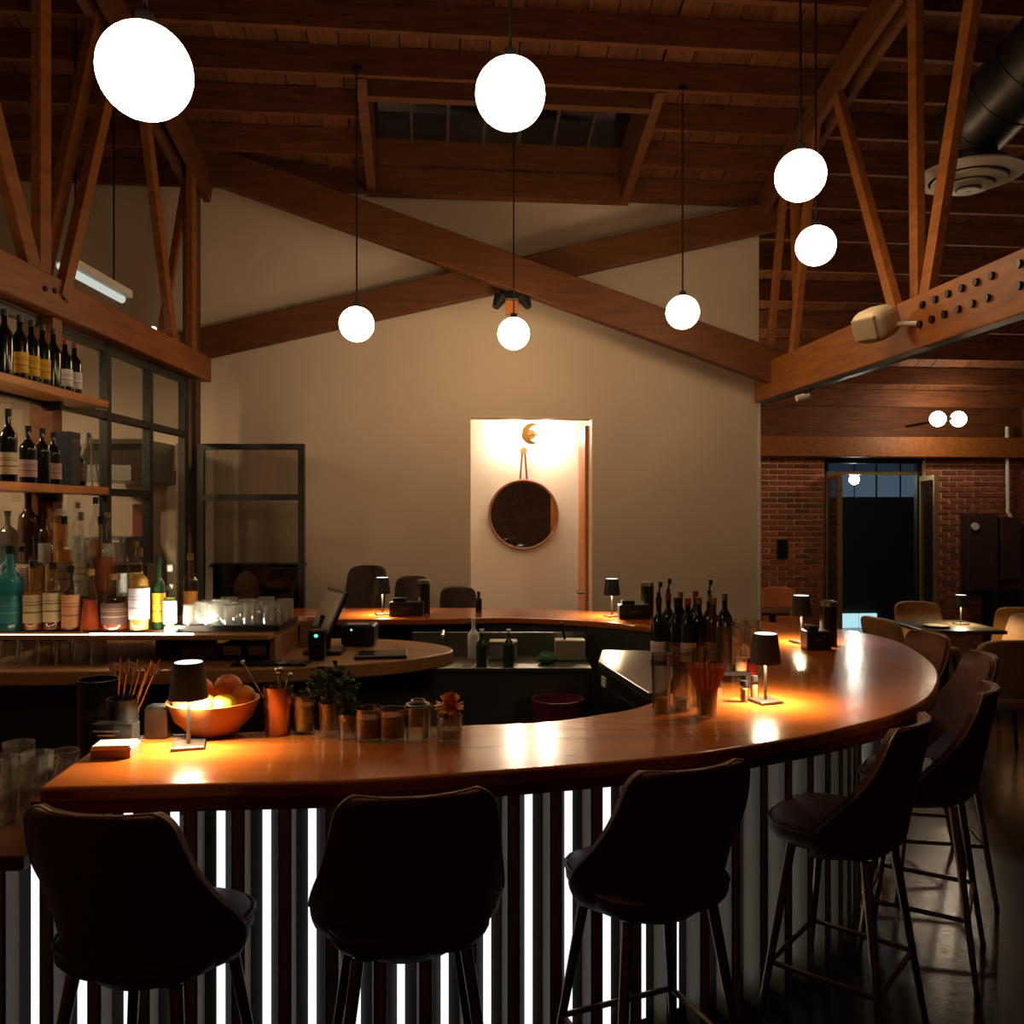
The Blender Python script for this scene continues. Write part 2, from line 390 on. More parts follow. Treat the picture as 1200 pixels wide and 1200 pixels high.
for row in range(36):
    z = .05 + BH * row + BH / 2
    if z > 2.38: break
    for (ua, ub, single) in ((UB0, DU0, True), (DU1, DU1 + 1.02, True), (DU1 + 1.02, UE, False)):
        u = ua - (BL / 2 if row % 2 else 0)
        while u < ub:
            s0, s1 = max(u, ua), min(u + BL, ub); u += BL
            L = s1 - s0 - .015
            if L < .04: continue
            c = RM((s0 + s1) / 2, VF + .012 + random.uniform(-.003, .003), z)
            if single and z > .66:
                Lr = min((k for k in (.0875, .19) if True), key=lambda q: abs(q - L))
                o = bpy.data.objects.new('brick', brick_mesh(Lr if abs(Lr - L) < .008 else L, random.choice(BR if random.random() < .5 else BR[:2])))
                COL.objects.link(o); o.location = c - wf.location; o.parent = wf
            else:
                x = Vector((CY, SY, 0)) * L / 2; y = Vector((-SY, CY, 0)) * .03; zz = Vector((0, 0, .0265))
                vs = [c + sx * x + sy * y + sz * zz for sx in (-1, 1) for sy in (-1, 1) for sz in (-1, 1)]
                lowb.add(vs, [(0, 1, 3, 2), (4, 6, 7, 5), (0, 4, 5, 1), (2, 3, 7, 6), (0, 2, 6, 4), (1, 5, 7, 3)])
mb = MB(); wallbox(mb, UL, UE, VF + .02, VF + .2, 2.62, 3.08); mb.build('boarding', M_JOIST, wf, world=True)
o = lowb.build('brick_courses', BR[0], wf, world=True); o['kind'] = 'stuff'
bmv = MB(); bmv.bar(RM(UL, VF - .12, 2.52), RM(UE, VF - .12, 2.52), .2, .24)
struct(bmv.build('trim_3', M_TRUSS, bevel=.01), 'timber ledger beam along the top of the brick wall', 'trim')

d2 = snode('door_2', 'dark steel double door standing open in the brick wall', 'door', RM((DU0 + DU1) / 2, VF, 0))
def fr(u0, u1, z0, z1, v=VF + .06, th=.07): m_ = MB(); wallbox(m_, u0, u1, v, v + th, z0, z1); return m_
M_FR = mat('bronze_steel_frame', (.30, .22, .10), .35, metal=.6)
fr(DU0, DU0 + .06, 0, 2.40).build('door_frame', M_STEELB, d2, world=True)
fr(DU1 - .06, DU1, 0, 2.40).build('door_frame', M_STEELB, d2, world=True)
fr(DU0, DU1, 2.34, 2.40).build('door_frame', M_STEELB, d2, world=True)
fr(DU0 + .06, DU1 - .06, 2.20, 2.24).build('transom_bar', M_FR, d2, world=True)
fr(DU0 + .06, DU1 - .06, 2.24, 2.34, VF + .09, .01).build('transom_pane', M_NIGHT, d2, world=True)
def leaf(hu, ang, wd):
    hz = RM(hu, VF + .02, 0); dx = Vector((cos(ang + YAW), sin(ang + YAW), 0))
    lf = MB()
    for z0, z1, a0, a1 in ((0.02, 2.18, 0, .05), (0.02, 2.18, wd - .05, wd), (2.12, 2.18, .05, wd - .05), (.02, .2, .05, wd - .05)):
        p, q = hz + dx * a0, hz + dx * a1
        lf.bar((p.x, p.y, (z0 + z1) / 2), (q.x, q.y, (z0 + z1) / 2), .045, z1 - z0)
    o = lf.build('door_leaf', M_FR, d2, world=True)
    p, q = hz + dx * .05, hz + dx * (wd - .05)
    MB().bar((p.x, p.y, 1.16), (q.x, q.y, 1.16), .008, 1.92).build('pane', M_NIGHT, o, world=True)
    q = hz + dx * (wd - .06); h_ = MB(); h_.box((q.x, q.y - .03, 1.0), (.02, .09, .03)); h_.build('handle', M_BRASS, o, world=True)
leaf(DU0 + .04, radians(-100.5), .56)
leaf(DU1 - .03, radians(-105.5), .58)
# outside
gd = MB(); wallbox(gd, 0, 9, VF + .2, 16, -.12, -.02)
struct(gd.build('pavement', mat('asphalt', (.03, .03, .032), .7)), 'dark pavement outside the open double doors', 'pavement')
nb = thing('neighbouring_building', 'dark building across the pavement with pale blue windows', 'building', RM(4.6, 12.4, -.02))
mb = MB(); wallbox(mb, 2.5, 8, 12.4, 12.6, -.02, 3.4); mb.build('wall', mat('night_wall', (.02, .022, .025), .8), nb, world=True)
E_BL = emit('upper_window_glow', (.17, .26, .36), .30); E_CY = emit('low_window_glow', (.10, .62, .80), 1.2); E_CY2 = emit('low_window_glow_pale', (.45, .78, .86), 1.0)
for k, (x0, x1, mm) in enumerate(((975, 1005, E_BL), (1008, 1032, E_BL), (1036, 1062, E_BL), (1066, 1095, E_BL))):
    ua, ub = inv(*P(x0, 0, 12.8)[:2])[0], inv(*P(x1, 0, 12.8)[:2])[0]
    mb = MB(); wallbox(mb, ua, ub, 12.36, 12.4, 1.98, 2.55); mb.build('upper_window', mm, nb, world=True)
for k, (x0, x1, mm) in enumerate(((960, 989, E_CY), (992, 1013, E_CY2), (1015, 1036, E_CY2))):
    ua, ub = inv(*P(x0, 0, 12.75)[:2])[0], inv(*P(x1, 0, 12.75)[:2])[0]
    mb = MB(); wallbox(mb, ua, ub, 12.36, 12.4, -.1, .21); mb.build('low_window', mm, nb, world=True)
ol = thing('outdoor_lamp', 'bright round lamp hanging just outside the double doors', 'lamp', P(1001, 560, 10.75)); q = P(1001, 562, 10.75)
mb = MB(); mb.ball(q, .062); mb.build('globe', emit('outdoor_glow', (1, .9, .72), 120), ol, world=True, smooth=True)
mb = MB(); mb.tube(q + Vector((0, 0, .08)), q + Vector((0, 0, .24)), .012); mb.bar(q + Vector((0, 0, .235)), (q.x, q.y - .55, q.z + .235), .03, .02); mb.build('bracket', M_BLACKM, ol, world=True)
# switchgear on the brick wall
def wallthing(name, label, cat, px0, py0, px1, py1, d, depth, m, details):
    a, b = P(px0, py1, d), P(px1, py0, d); ua, va = inv(a.x, a.y); ub, _ = inv(b.x, b.y)
    t = thing(name, label, cat, RM((ua + ub) / 2, VF, a.z))
    mb = MB(); wallbox(mb, ua, ub, VF - depth, VF - .019, a.z, b.z); mb.build('case', m, t, world=True, bevel=.008)
    for (nm, fx0, fx1, fz0, fz1, m2, pr) in details:
        mb = MB(); wallbox(mb, ua + (ub - ua) * fx0, ua + (ub - ua) * fx1, VF - depth - pr, VF - depth + .001, a.z + (b.z - a.z) * fz0, a.z + (b.z - a.z) * fz1); mb.build(nm, m2, t, world=True)
    return t
M_CAB = mat('cabinet_paint', (.06, .032, .026), .5)
t = wallthing('switch_cabinet', 'dark electrical cabinet with round pale dial on brick wall', 'cabinet', 1125, 602, 1162, 693, 10.35, .18, M_CAB, [('door', .06, .94, .04, .96, M_CAB, .012), ('handle', .84, .9, .4, .52, M_STEELD, .03)])
c = P(1147, 617, 10.1); c = RM(inv(c.x, c.y)[0], VF - .195, c.z)
mb = MB(); mb.tube(c, c + Vector((SY, -CY, 0)) * .025, .045, n=16); mb.build('dial', M_WHITE, t, world=True)
wallthing('switch_cabinet', 'narrower dark electrical cabinet under the pale conduit on brick wall', 'cabinet', 1166, 606, 1192, 680, 10.35, .16, M_CAB, [('door', .08, .92, .05, .95, M_CAB, .012), ('handle', .12, .2, .4, .5, M_STEELD, .03)])
wallthing('floor_cabinet', 'black waist-high cabinet below the electrical cabinets', 'cabinet', 1162, 690, 1193, 770, 10.2, .3, M_BLACK, [('door', .05, .95, .06, .95, M_BLACKM, .012)])
wallthing('wall_sign', 'small dark plaque on the red brick left of doors', 'sign', 911, 632, 924, 655, 10.1, .045, M_BLACK, [('face', .1, .9, .1, .9, M_BLACKM, .006)])
c0, c1 = P(1180, 500, 10.3), P(1181, 600, 10.3)
mb = MB(); mb.path([c0, c1, P(1186, 608, 10.3)], .022); tag(mb.build('conduit', M_WHITE, loc=c1), 'pale vertical conduit dropping to narrower electrical cabinet', 'conduit')

# twin spot under the far roof
tw_ = thing('twin_lamp', 'pair of bright round lamps under the far roof', 'lamp', P(1111, 491, 9.6))
for px in (1099, 1123):
    mb = MB(); mb.ball(P(px, 491, 9.5), .085); mb.build('bulb', emit('twin_glow', (1, .8, .55), 48), tw_, world=True, smooth=True)
mb = MB(); q0 = P(1111, 491, 9.5); mb.tube(q0 + Vector((-.10, 0, 0)), q0 + Vector((.10, 0, 0)), .025); u_, v_ = inv(q0.x, q0.y); mb.tube(q0, RM(u_, VF + .03, q0.z), .016); mb.build('bracket', M_BLACKM, tw_, world=True)

# ------------------------------------------------------------------ doorway contents: mirror, sconce, door leaf
d1 = snode('door_1', 'orange-brown timber door folded back inside the bright passage', 'door', (.65, 7.3, 0))
mb = MB(); mb.bar((.648, 7.32, 1.25), (.650, 8.08, 1.25), .045, 2.48); lf = mb.build('door_leaf', mat('door_wood', (.52, .17, .04), .4, var=.2, grain=(5, 5, .6)), d1, world=True, bevel=.004)
mb = MB(); mb.tube((.63, 7.38, 1.05), (.57, 7.38, 1.05), .012); mb.tube((.575, 7.38, 1.05), (.575, 7.50, 1.05), .012); mb.build('handle', M_STEELD, lf, world=True)
mc = P(615, 603, 8.22); u_, _ = inv(mc.x, mc.y)
NRM = Vector((SY, -CY, 0)); TAN = Vector((CY, SY, 0))
def disc(mb, c, r, th, n=40):
    mb.tube(c, c + NRM * th, r, n=n)
mi = thing('round_mirror', 'round mirror hanging from straps on the bright passage wall', 'mirror', RM(u_, 8.31, mc.z))
cb = RM(u_, 8.305, mc.z); RMI = .335
mb = MB(); disc(mb, cb, RMI, .03); mb.build('backing', mat('mirror_frame', (.22, .10, .05), .4), mi, world=True)
mb = MB(); disc(mb, cb + NRM * .031, RMI - .018, .003); mb.build('mirror_glass', mat('mirror_silver', (.62, .60, .58), .02, metal=1), mi, world=True)
mb = MB()
n = 48
for k in range(n):
    a0, a1 = 2 * pi * k / n, 2 * pi * (k + 1) / n
    mb.tube(cb + NRM * .034 + TAN * cos(a0) * RMI + Vector((0, 0, sin(a0) * RMI)), cb + NRM * .034 + TAN * cos(a1) * RMI + Vector((0, 0, sin(a1) * RMI)), .012, n=6)
mb.build('rim', mat('mirror_rim', (.25, .10, .05), .4), mi, world=True, smooth=True)
for s in (-1, 1):
    mb = MB(); mb.bar(cb + TAN * .035 * s + NRM * .02 + Vector((0, 0, RMI - .02)), cb + TAN * .012 * s + NRM * .02 + Vector((0, 0, RMI + .29)), .018, .008, up=NRM); mb.build('strap', mat('strap_leather', (.16, .05, .03), .5), mi, world=True)
mb = MB(); disc(mb, cb + Vector((0, 0, RMI + .29)), .035, .04, 12); mb.build('hook', mat('strap_red', (.45, .12, .05), .5), mi, world=True)
sc_c = P(624, 508, 8.2); su, _ = inv(sc_c.x, sc_c.y)
sc = thing('wall_sconce', 'brass crescent sconce with two glowing bulbs above the mirror', 'lamp', RM(su, 8.31, sc_c.z))
s0 = RM(su, 8.30, sc_c.z)
mb = MB(); ro, k = .105, 20
outer = [(ro * cos(radians(50 + 260 * j / k)), ro * sin(radians(50 + 260 * j / k))) for j in range(k + 1)]
ip = [(.045 + .082 * cos(radians(68 + 224 * j / k)), .082 * sin(radians(68 + 224 * j / k))) for j in range(k + 1)]
vs = []
for d_ in (.12, .135):
    for (x, z) in outer + ip: vs.append(s0 + NRM * d_ + TAN * x + Vector((0, 0, z)))
fs = []; m_ = 2 * (k + 1)
for j in range(k):
    fs += [(j, j + 1, k + 1 + j + 1, k + 1 + j), (m_ + j, m_ + k + 1 + j, m_ + k + 2 + j, m_ + j + 1), (j, m_ + j, m_ + j + 1, j + 1), (k + 1 + j, k + 2 + j, m_ + k + 2 + j, m_ + k + 1 + j)]
mb.add(vs, fs); mb.build('crescent', M_BRASS, sc, world=True)
mb = MB(); disc(mb, s0, .05, .04, 16); mb.tube(s0, s0 + NRM * .125 + TAN * -.08, .01); mb.tube(s0 + NRM * .04 + TAN * -.14 + Vector((0, 0, .0)), s0 + NRM * .04 + TAN * .14, .01); mb.build('arm', M_BRASS, sc, world=True)
for s in (-1, 1):
    mb = MB(); mb.ball(s0 + NRM * .07 + TAN * .15 * s + Vector((0, 0, .02)), .055); mb.build('bulb', emit('sconce_glow', (1, .78, .55), 230), sc, world=True, smooth=True)

# ------------------------------------------------------------------ left glazed partition
XL = -2.45
w1 = snode('window_1', 'dark steel grid window between the bar and the kitchen', 'window', (XL, 4.6, 0))
MB().box((XL, 2.6, .5), (.1, 6.2, 1.0)).build('sill_wall', M_REAR, w1, world=True)
for y, wd in ((1.9, .05), (2.8, .05), (3.7, .05), (5.14, .055), (5.74, .055), (6.36, .07)):
    MB().box((XL, y, 1.38), (.05, wd, 2.76)).build('mullion', M_STEELB, w1, world=True)
for z in (1.02, 1.87, 2.33, 2.73):
    y1 = 6.36 if z > 1.9 else 5.74
    MB().box((XL, (y1 - .5) / 2, z), (.045, y1 + .5, .045)).build('glazing_bar', M_STEELB, w1, world=True)
ys = [-.5, 1.9, 2.8, 3.7, 4.45, 5.14, 5.74, 6.36]; zs = [1.02, 1.87, 2.33, 2.73]
for ya, yb in zip(ys[:-1], ys[1:]):
    for za, zb in zip(zs[:-1], zs[1:]):
        if ya > 5.7 and za < 2.2: continue
        MB().box((XL, (ya + yb) / 2, (za + zb) / 2), (.006, yb - ya - .05, zb - za - .04)).build('pane', M_PANE, w1, world=True)
struct(MB().box((XL + .02, 4.45, 1.38), (.12, .09, 2.76)).build('trim_4', M_TRUSS), 'timber post behind the bottle shelves', 'trim')
struct(MB().box((-2.44, 6.5, 2.2), (.10, .10, 4.4)).build('trim_5', mat('dark_post', (.10, .05, .025), .6)), 'dark timber corner post by the steel door', 'trim')
struct(MB().box((-2.72, 6.85, 1.15), (.07, .07, 2.3)).build('trim_6', mat('cream_jamb', (.75, .66, .52), .5)), 'cream door jamb seen through the kitchen doorway', 'trim')
d3 = snode('door_3', 'steel framed glass door swung open against the tan wall', 'door', (-2.36, 6.42, 0))
X0, X1, YD = -2.36, -1.56, 6.42
for (xa, xb) in ((X0, X0 + .045), (X1 - .045, X1)): MB().box(((xa + xb) / 2, YD, 1.14), (xb - xa, .045, 2.24)).build('stile', M_STEELB, d3, world=True)
for z in (.10, .92, 1.86, 2.24): MB().box(((X0 + X1) / 2, YD, z), (X1 - X0, .04, .045)).build('rail', M_STEELB, d3, world=True)
for za, zb in ((.12, .90), (.94, 1.84), (1.88, 2.22)): MB().box(((X0 + X1) / 2, YD, (za + zb) / 2), (X1 - X0 - .09, .006, zb - za)).build('pane', M_PANED, d3, world=True)
mb = MB(); mb.tube((X1 - .07, YD - .05, .98), (X1 - .07, YD - .05, 1.2), .012); mb.tube((X1 - .07, YD, 1.0), (X1 - .07, YD - .05, 1.0), .009); mb.tube((X1 - .07, YD, 1.18), (X1 - .07, YD - .05, 1.18), .009); mb.build('handle', M_BLACKM, d3, world=True)
# kitchen
fl = thing('strip_light', 'white fluorescent strip light above the left truss', 'lamp', (-2.66, 5.42, 3.2))
MB().box((-2.66, 5.42, 3.24), (.12, .85, .05)).build('housing', M_WHITE, fl, world=True)
mb = MB(); mb.tube((-2.66, 5.03, 3.20), (-2.66, 5.82, 3.20), .026); mb.build('tube', emit('strip_glow', (.75, .82, .72), .75), fl, world=True)
mb = MB(); mb.tube((-2.66, 5.2, 3.25), (-2.66, 5.2, R(inv(-2.66, 5.2)[1])), .006); mb.tube((-2.66, 5.7, 3.25), (-2.66, 5.7, R(inv(-2.66, 5.7)[1])), .006); mb.build('hanger', M_BLACKM, fl, world=True)
for (lx, ly, tx) in ((-3.55, 5.3, 'nearer cone pendant in the kitchen behind the partition'), (-3.3, 3.6, 'cone pendant in the kitchen behind the bottle shelves')):
    kb = thing('kitchen_lamp', tx, 'lamp', (lx, ly, 2.62))
    mb = MB(); mb.ball((lx, ly, 2.62), .08); mb.build('bulb', emit('kitchen_glow', WARM, 230), kb, world=True, smooth=True)
    mb = MB(); mb.lathe([(.20, 2.60), (.06, 2.78), (.02, 2.80), (.02, 2.775), (.055, 2.765), (.19, 2.60), (.20, 2.60)], (lx, ly, 0), n=24); mb.build('shade', M_WHITE, kb, world=True, smooth=True)
    mb = MB(); mb.tube((lx, ly, 2.69), (lx, ly, R(inv(lx, ly)[1]) + .17), .008); mb.build('cord', M_CORD, kb, world=True)
sp = thing('small_spot', 'tiny bright spotlight sitting on the left truss chord', 'lamp', P(180, 388, 5.8))
q = P(180, 388, 5.8); mb = MB(); mb.ball(q + Vector((0, 0, .012)), .02); mb.build('bulb', emit('spot_glow', (1, .95, .85), 3), sp, world=True); mb = MB(); mb.tube((q.x, q.y, 2.95), q, .015); mb.build('socket', M_BLACKM, sp, world=True)
hd = thing('extractor_hood', 'dull steel extractor hood on the kitchen wall behind glass', 'hood', P(150, 560, 6.3))
a = P(112, 565, 6.35); b = P(178, 548, 6.35); yb = 6.81
mb = MB()
mb.add([(a.x, 6.0, a.z), (b.x, 6.0, a.z), (b.x, yb, a.z), (a.x, yb, a.z), (a.x, 6.0, b.z), (b.x, 6.0, b.z), (b.x, yb, b.z), (a.x, yb, b.z)], [(0, 1, 2, 3), (4, 7, 6, 5), (0, 4, 5, 1), (1, 5, 6, 2), (2, 6, 7, 3), (3, 7, 4, 0)]); mb.build('rim', M_STEELD, hd, world=True)
mb = MB(); x0, x1 = a.x + .02, b.x - .02; zt = 1.75 + .085 * 6.3
mb.add([(x0, 6.02, b.z), (x1, 6.02, b.z), (x1, yb, b.z), (x0, yb, b.z), (x0, 6.25, zt), (x1, 6.25, zt), (x1, yb, zt), (x0, yb, zt)], [(0, 1, 2, 3), (4, 7, 6, 5), (0, 4, 5, 1), (1, 5, 6, 2), (2, 6, 7, 3), (3, 7, 4, 0)]); mb.build('canopy', M_STEELD, hd, world=True)
fg = thing('tall_fridge', 'dark upright fridge in the kitchen beside the cream jamb', 'fridge', (-3.05, 6.45, 0))
MB().box((-3.02, 6.5, .78), (.36, .45, 1.56)).build('body', M_STEELB, fg, world=True, bevel=.01)
MB().box((-3.02, 6.265, .8), (.34, .03, 1.48)).build('door', M_STEELD, fg, world=True, bevel=.006)
MB().box((-2.88, 6.24, .95), (.02, .03, .4)).build('handle', M_STEEL, fg, world=True)
ap = thing('hanging_apron', 'faded red apron hanging on the kitchen wall', 'apron', P(159, 600, 6.6))
q = P(159, 600, 6.6)
mb = MB(); mb.box((q.x, 6.73, q.z - .12), (.16, .03, .36)); mb.build('cloth', mat('red_cloth', (.25, .06, .04), .8), ap, world=True, bevel=.01)
mb = MB(); mb.tube((q.x, 6.78, q.z + .09), (q.x, 6.70, q.z + .09), .012); mb.build('peg', M_STEELD, ap, world=True)
kc = thing('kitchen_counter', 'steel kitchen worktop behind the glazed partition', 'counter', (-3.9, 5.6, 0))
MB().box((-3.95, 5.6, .88), (.6, 2.0, .05)).build('worktop', M_STEELD, kc, world=True); MB().box((-3.95, 5.6, .43), (.55, 1.95, .85)).build('body', M_STEELD, kc, world=True)

# ------------------------------------------------------------------ the bar
OUT = crom([(-1.17, 2.105), (-.75, 2.135), (-.43, 2.16), (-.22, 2.20), (0, 2.25), (.23, 2.31), (.48, 2.39), (.70, 2.49), (.90, 2.595), (1.08, 2.71), (1.29, 2.87), (1.50, 3.09), (1.70, 3.40), (1.86, 3.74), (1.97, 4.12), (2.03, 4.5), (1.98, 4.82), (1.82, 5.06), (1.5, 5.36), (.96, 5.68), (.59, 5.86), (.1, 6.02), (-.3, 6.06), (-1.2, 6.05), (-1.9, 6.0)], 5)
INN = crom([(-1.9, 5.40), (-.55, 5.43), (0, 5.49), (.50, 5.31), (.86, 5.02), (.95, 4.6), (.83, 4.1), (.71, 3.6), (.60, 3.22), (.44, 2.98), (.29, 2.87), (.10, 2.77), (-.14, 2.73), (-.6, 2.67), (-1.22, 2.60)], 5)
bar = thing('bar_counter', 'curved varnished timber bar with glowing slatted front', 'bar', (0.3, 2.6, 0))
MB().prism(OUT + INN, 1.03, 1.07).build('countertop', M_TOP, bar, world=True, smooth=False, bevel=.01, seg=3)
def offset(pts, d):
    res = []
    for i, p in enumerate(pts):
        a, b = pts[max(0, i - 1)], pts[min(len(pts) - 1, i + 1)]
        tx, ty = b[0] - a[0], b[1] - a[1]; L = math.hypot(tx, ty); res.append((p[0] - ty / L * d, p[1] + tx / L * d))
    return res
def band(pts, d0, d1, z0, z1):
    A, B = offset(pts, d0), offset(pts, d1); mb = MB()
    n = len(A); vs = [(x, y, z0) for x, y in A] + [(x, y, z1) for x, y in A] + [(x, y, z0) for x, y in B] + [(x, y, z1) for x, y in B]
    fs = []
    for i in range(n - 1):
        fs += [(i, i + 1, n + i + 1, n + i), (2 * n + i, 3 * n + i, 3 * n + i + 1, 2 * n + i + 1), (n + i, n + i + 1, 3 * n + i + 1, 3 * n + i), (i, 2 * n + i, 2 * n + i + 1, i + 1)]
    fs += [(0, n, 3 * n, 2 * n), (n - 1, 3 * n - 1, 4 * n - 1, 2 * n - 1)]
    mb.add(vs, [f for f in fs if max(f) < 4 * n]); return mb
band(OUT, .006, .05, 1.0, 1.03).build('apron', M_EDGE, bar, world=True)
band(OUT[5:-4], .40, .46, .0, 1.03).build('front_panel', mat('front_panel_paint', (.02, .018, .016), .6), bar, world=True)
MB().box((-1.62, 2.545, .43), (1.5, .06, .85)).build('front_panel', MATS['front_panel_paint'], bar, world=True)
band(INN[8:], .02, .07, .1, 1.03).build('inner_panel', mat('inner_panel_paint', (.03, .028, .025), .5), bar, world=True)
# slats and light strips along the front
SL = [(-2.3, 2.06), (-1.9, 2.08)] + OUT[:82]
fp = offset(SL, .36)
acc = [0.]
for a_, b_ in zip(fp[:-1], fp[1:]): acc.append(acc[-1] + math.hypot(b_[0] - a_[0], b_[1] - a_[1]))
def at_s(s):
    for i in range(len(acc) - 1):
        if acc[i + 1] >= s:
            k = (s - acc[i]) / (acc[i + 1] - acc[i]); a_, b_ = fp[i], fp[i + 1]
            return Vector((a_[0] + (b_[0] - a_[0]) * k, a_[1] + (b_[1] - a_[1]) * k, 0)), math.atan2(b_[1] - a_[1], b_[0] - a_[0])
    return None, None
s_ref = None
for i in range(len(fp) - 1):
    xt = (262 - 600) * 2.53 / 1000
    if fp[i][0] <= xt <= fp[i + 1][0]: s_ref = acc[i] + (acc[i + 1] - acc[i]) * (xt - fp[i][0]) / (fp[i + 1][0] - fp[i][0])
PER = .1325
s = s_ref - int(s_ref / PER) * PER
k = 0
while s < acc[-1] - .1:
    p, an = at_s(s)
    if p is None: break
    nv = Vector((sin(an), -cos(an), 0))
    zt = .98 if p.x > -1.2 else .86
    MB().box((p.x - nv.x * .025, p.y - nv.y * .025, .05 + zt / 2), (.022, .012, zt - .1), an).build('light_strip', E_LED, bar, world=True)
    p2, an2 = at_s(s + PER / 2)
    if p2 is not None:
        nv = Vector((sin(an2), -cos(an2), 0))
        MB().box((p2.x + nv.x * .012, p2.y + nv.y * .012, zt / 2 + .03), (.040, .075, zt - .02), an2).build('slat', M_SLAT, bar, world=True, bevel=.003)
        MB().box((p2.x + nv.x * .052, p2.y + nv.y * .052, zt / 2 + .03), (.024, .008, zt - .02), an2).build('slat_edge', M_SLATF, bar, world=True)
    s += PER; k += 1
# drip ledge with a studded mat along the inner edge
LED_IN = [p for p in INN if p[1] < 3.05]
band(LED_IN, .015, .17, .99, 1.01).build('drip_ledge', M_STEELD, bar, world=True)
bmat = thing('bar_mat', 'studded steel drip mat along the inner edge of the bar', 'mat', (.1, 2.85, 1.01))
mp = [p for p in INN if -.35 < p[0] < .42 and p[1] < 3.0]
band(mp, .04, .14, 1.011, 1.022).build('tray', M_STEELD, bmat, world=True)
st = MB()
A = offset(mp, .06)
for row in range(4):
    A = offset(mp, .055 + .022 * row)
    for a_, b_ in zip(A[:-1], A[1:]):
        for j in range(4):
            x, y = a_[0] + (b_[0] - a_[0]) * j / 4, a_[1] + (b_[1] - a_[1]) * j / 4
            st.tube((x, y, 1.02), (x, y, 1.034), .008, .005, n=6)
o = st.build('studs', M_STEEL, bmat, world=True); o['kind'] = 'stuff'
# lower service counter at the left end
lc = thing('service_counter', 'low dark counter at the left end of the bar', 'counter', (-1.7, 2.4, 0))
MB().prism([(-2.35, 2.07), (-1.21, 2.11), (-1.24, 2.95), (-2.35, 2.95)], .86, .90).build('worktop', M_EDGE, lc, world=True, bevel=.006)
MB().box((-1.8, 2.75, .43), (1.05, .35, .86)).build('body', M_BLACK, lc, world=True)
MB().box((-1.19, 2.36, .96), (.03, .45, .13)).build('end_panel', M_EDGE, lc, world=True)

# ------------------------------------------------------------------ back bar
ISL = crom([(-2.38, 3.64), (-1.7, 3.66), (-1.2, 3.69), (-.85, 3.76), (-.55, 3.89), (-.36, 4.05), (-.29, 4.2), (-.36, 4.37), (-.60, 4.54), (-1.0, 4.60), (-1.7, 4.62), (-2.38, 4.62)], 5)
bb = thing('back_bar', 'round-ended timber back bar carrying the spirit bottles', 'counter', (-1.4, 4.1, 0))
MB().prism(ISL, 1.005, 1.07).build('countertop', M_ISL, bb, world=True, bevel=.008)
MB().prism([(x * .93 - .1, 4.12 + (y - 4.12) * .8) for x, y in ISL], 0, 1.005).build('body', mat('back_bar_body', (.03, .02, .014), .5), bb, world=True)
MB().box((-1.73, 4.145, 1.192), (1.30, .71, .022)).build('lower_tier', M_ISL, bb, world=True, bevel=.003)
MB().box((-1.09, 4.19, 1.125), (.03, .60, .112)).build('divider', M_ISL, bb, world=True)
MB().box((-1.62, 4.25, 1.125), (.30, .02, .112)).build('front_board', mat('riser_board', (.16, .08, .04), .5), bb, world=True)
M_TIER = mat('dark_tier_wood', (.05, .025, .012), .5)
MB().box((-2.08, 4.25, 1.27), (.58, .40, .13)).build('middle_tier', M_TIER, bb, world=True, bevel=.003)
MB().box((-2.10, 4.37, 1.41), (.54, .18, .15)).build('upper_tier', M_TIER, bb, world=True, bevel=.003)
MB().box((-1.65, 3.798, 1.206), (.46, .010, .006)).build('light_strip', emit('tier_led', (1, .82, .55), 55.0), bb, world=True)
MB().box((-2.10, 3.798, 1.2045), (.42, .006, .002)).build('light_strip', emit('tier_led_dim', (1, .72, .42), 12.0), bb, world=True)  # strip carried on leftward, added to light the bottle labels

# ------------------------------------------------------------------ wall shelves
def shelf(label, z):
    o = MB().box((-2.315, 3.75, z - .02), (.19, 1.9, .04)).build('wall_shelf', M_SHELFW, loc=(-2.315, 3.75, z - .04), bevel=.004); tag(o, label, 'shelf')
    for y in (3.2, 4.40): MB().box((-2.37, y, z - .06), (.10, .025, .045)).build('bracket', M_STEELB, o, world=True)
shelf('upper timber shelf of wine bottles by the glazed partition', 2.36)
shelf('lower timber shelf of dark bottles by the glazed partition', 1.885)

# ------------------------------------------------------------------ bottles
def label_mat(c1, c2, key):
    nm = 'label_' + key
    if nm in MATS: return MATS[nm]
    m = bpy.data.materials.new(nm); m.use_nodes = True; MATS[nm] = m; nt = m.node_tree; b = nt.nodes['Principled BSDF']
    tc = nt.nodes.new('ShaderNodeTexCoord'); sx = nt.nodes.new('ShaderNodeSeparateXYZ'); nt.links.new(tc.outputs['Generated'], sx.inputs[0])
    r = nt.nodes.new('ShaderNodeValToRGB'); r.color_ramp.interpolation = 'CONSTANT'
    e = r.color_ramp.elements; e[0].color = (*c1, 1); e[1].position = .34; e[1].color = (*c2, 1)
    for ps, c in ((.40, c1), (.62, c2), (.66, c1), (.72, c2), (.75, c1)): q = e.new(ps); q.color = (*c, 1)
    nt.links.new(sx.outputs['Z'], r.inputs[0]); nt.links.new(r.outputs[0], b.inputs['Base Color']); b.inputs['Roughness'].default_value = .6
    return m
G_DARK = mat('dark_bottle_glass', (.008, .008, .007), .12, coat=.3)
G_GREEN = mat('green_bottle_glass', (.015, .05, .018), .12, coat=.3)
G_BROWN = mat('brown_bottle_glass', (.05, .018, .006), .12, coat=.3)
def liquid(name, col):
    m = mat('liquid_' + name, col, .12, coat=.4); m.node_tree.nodes['Principled BSDF'].inputs['Alpha'].default_value = .72; return m
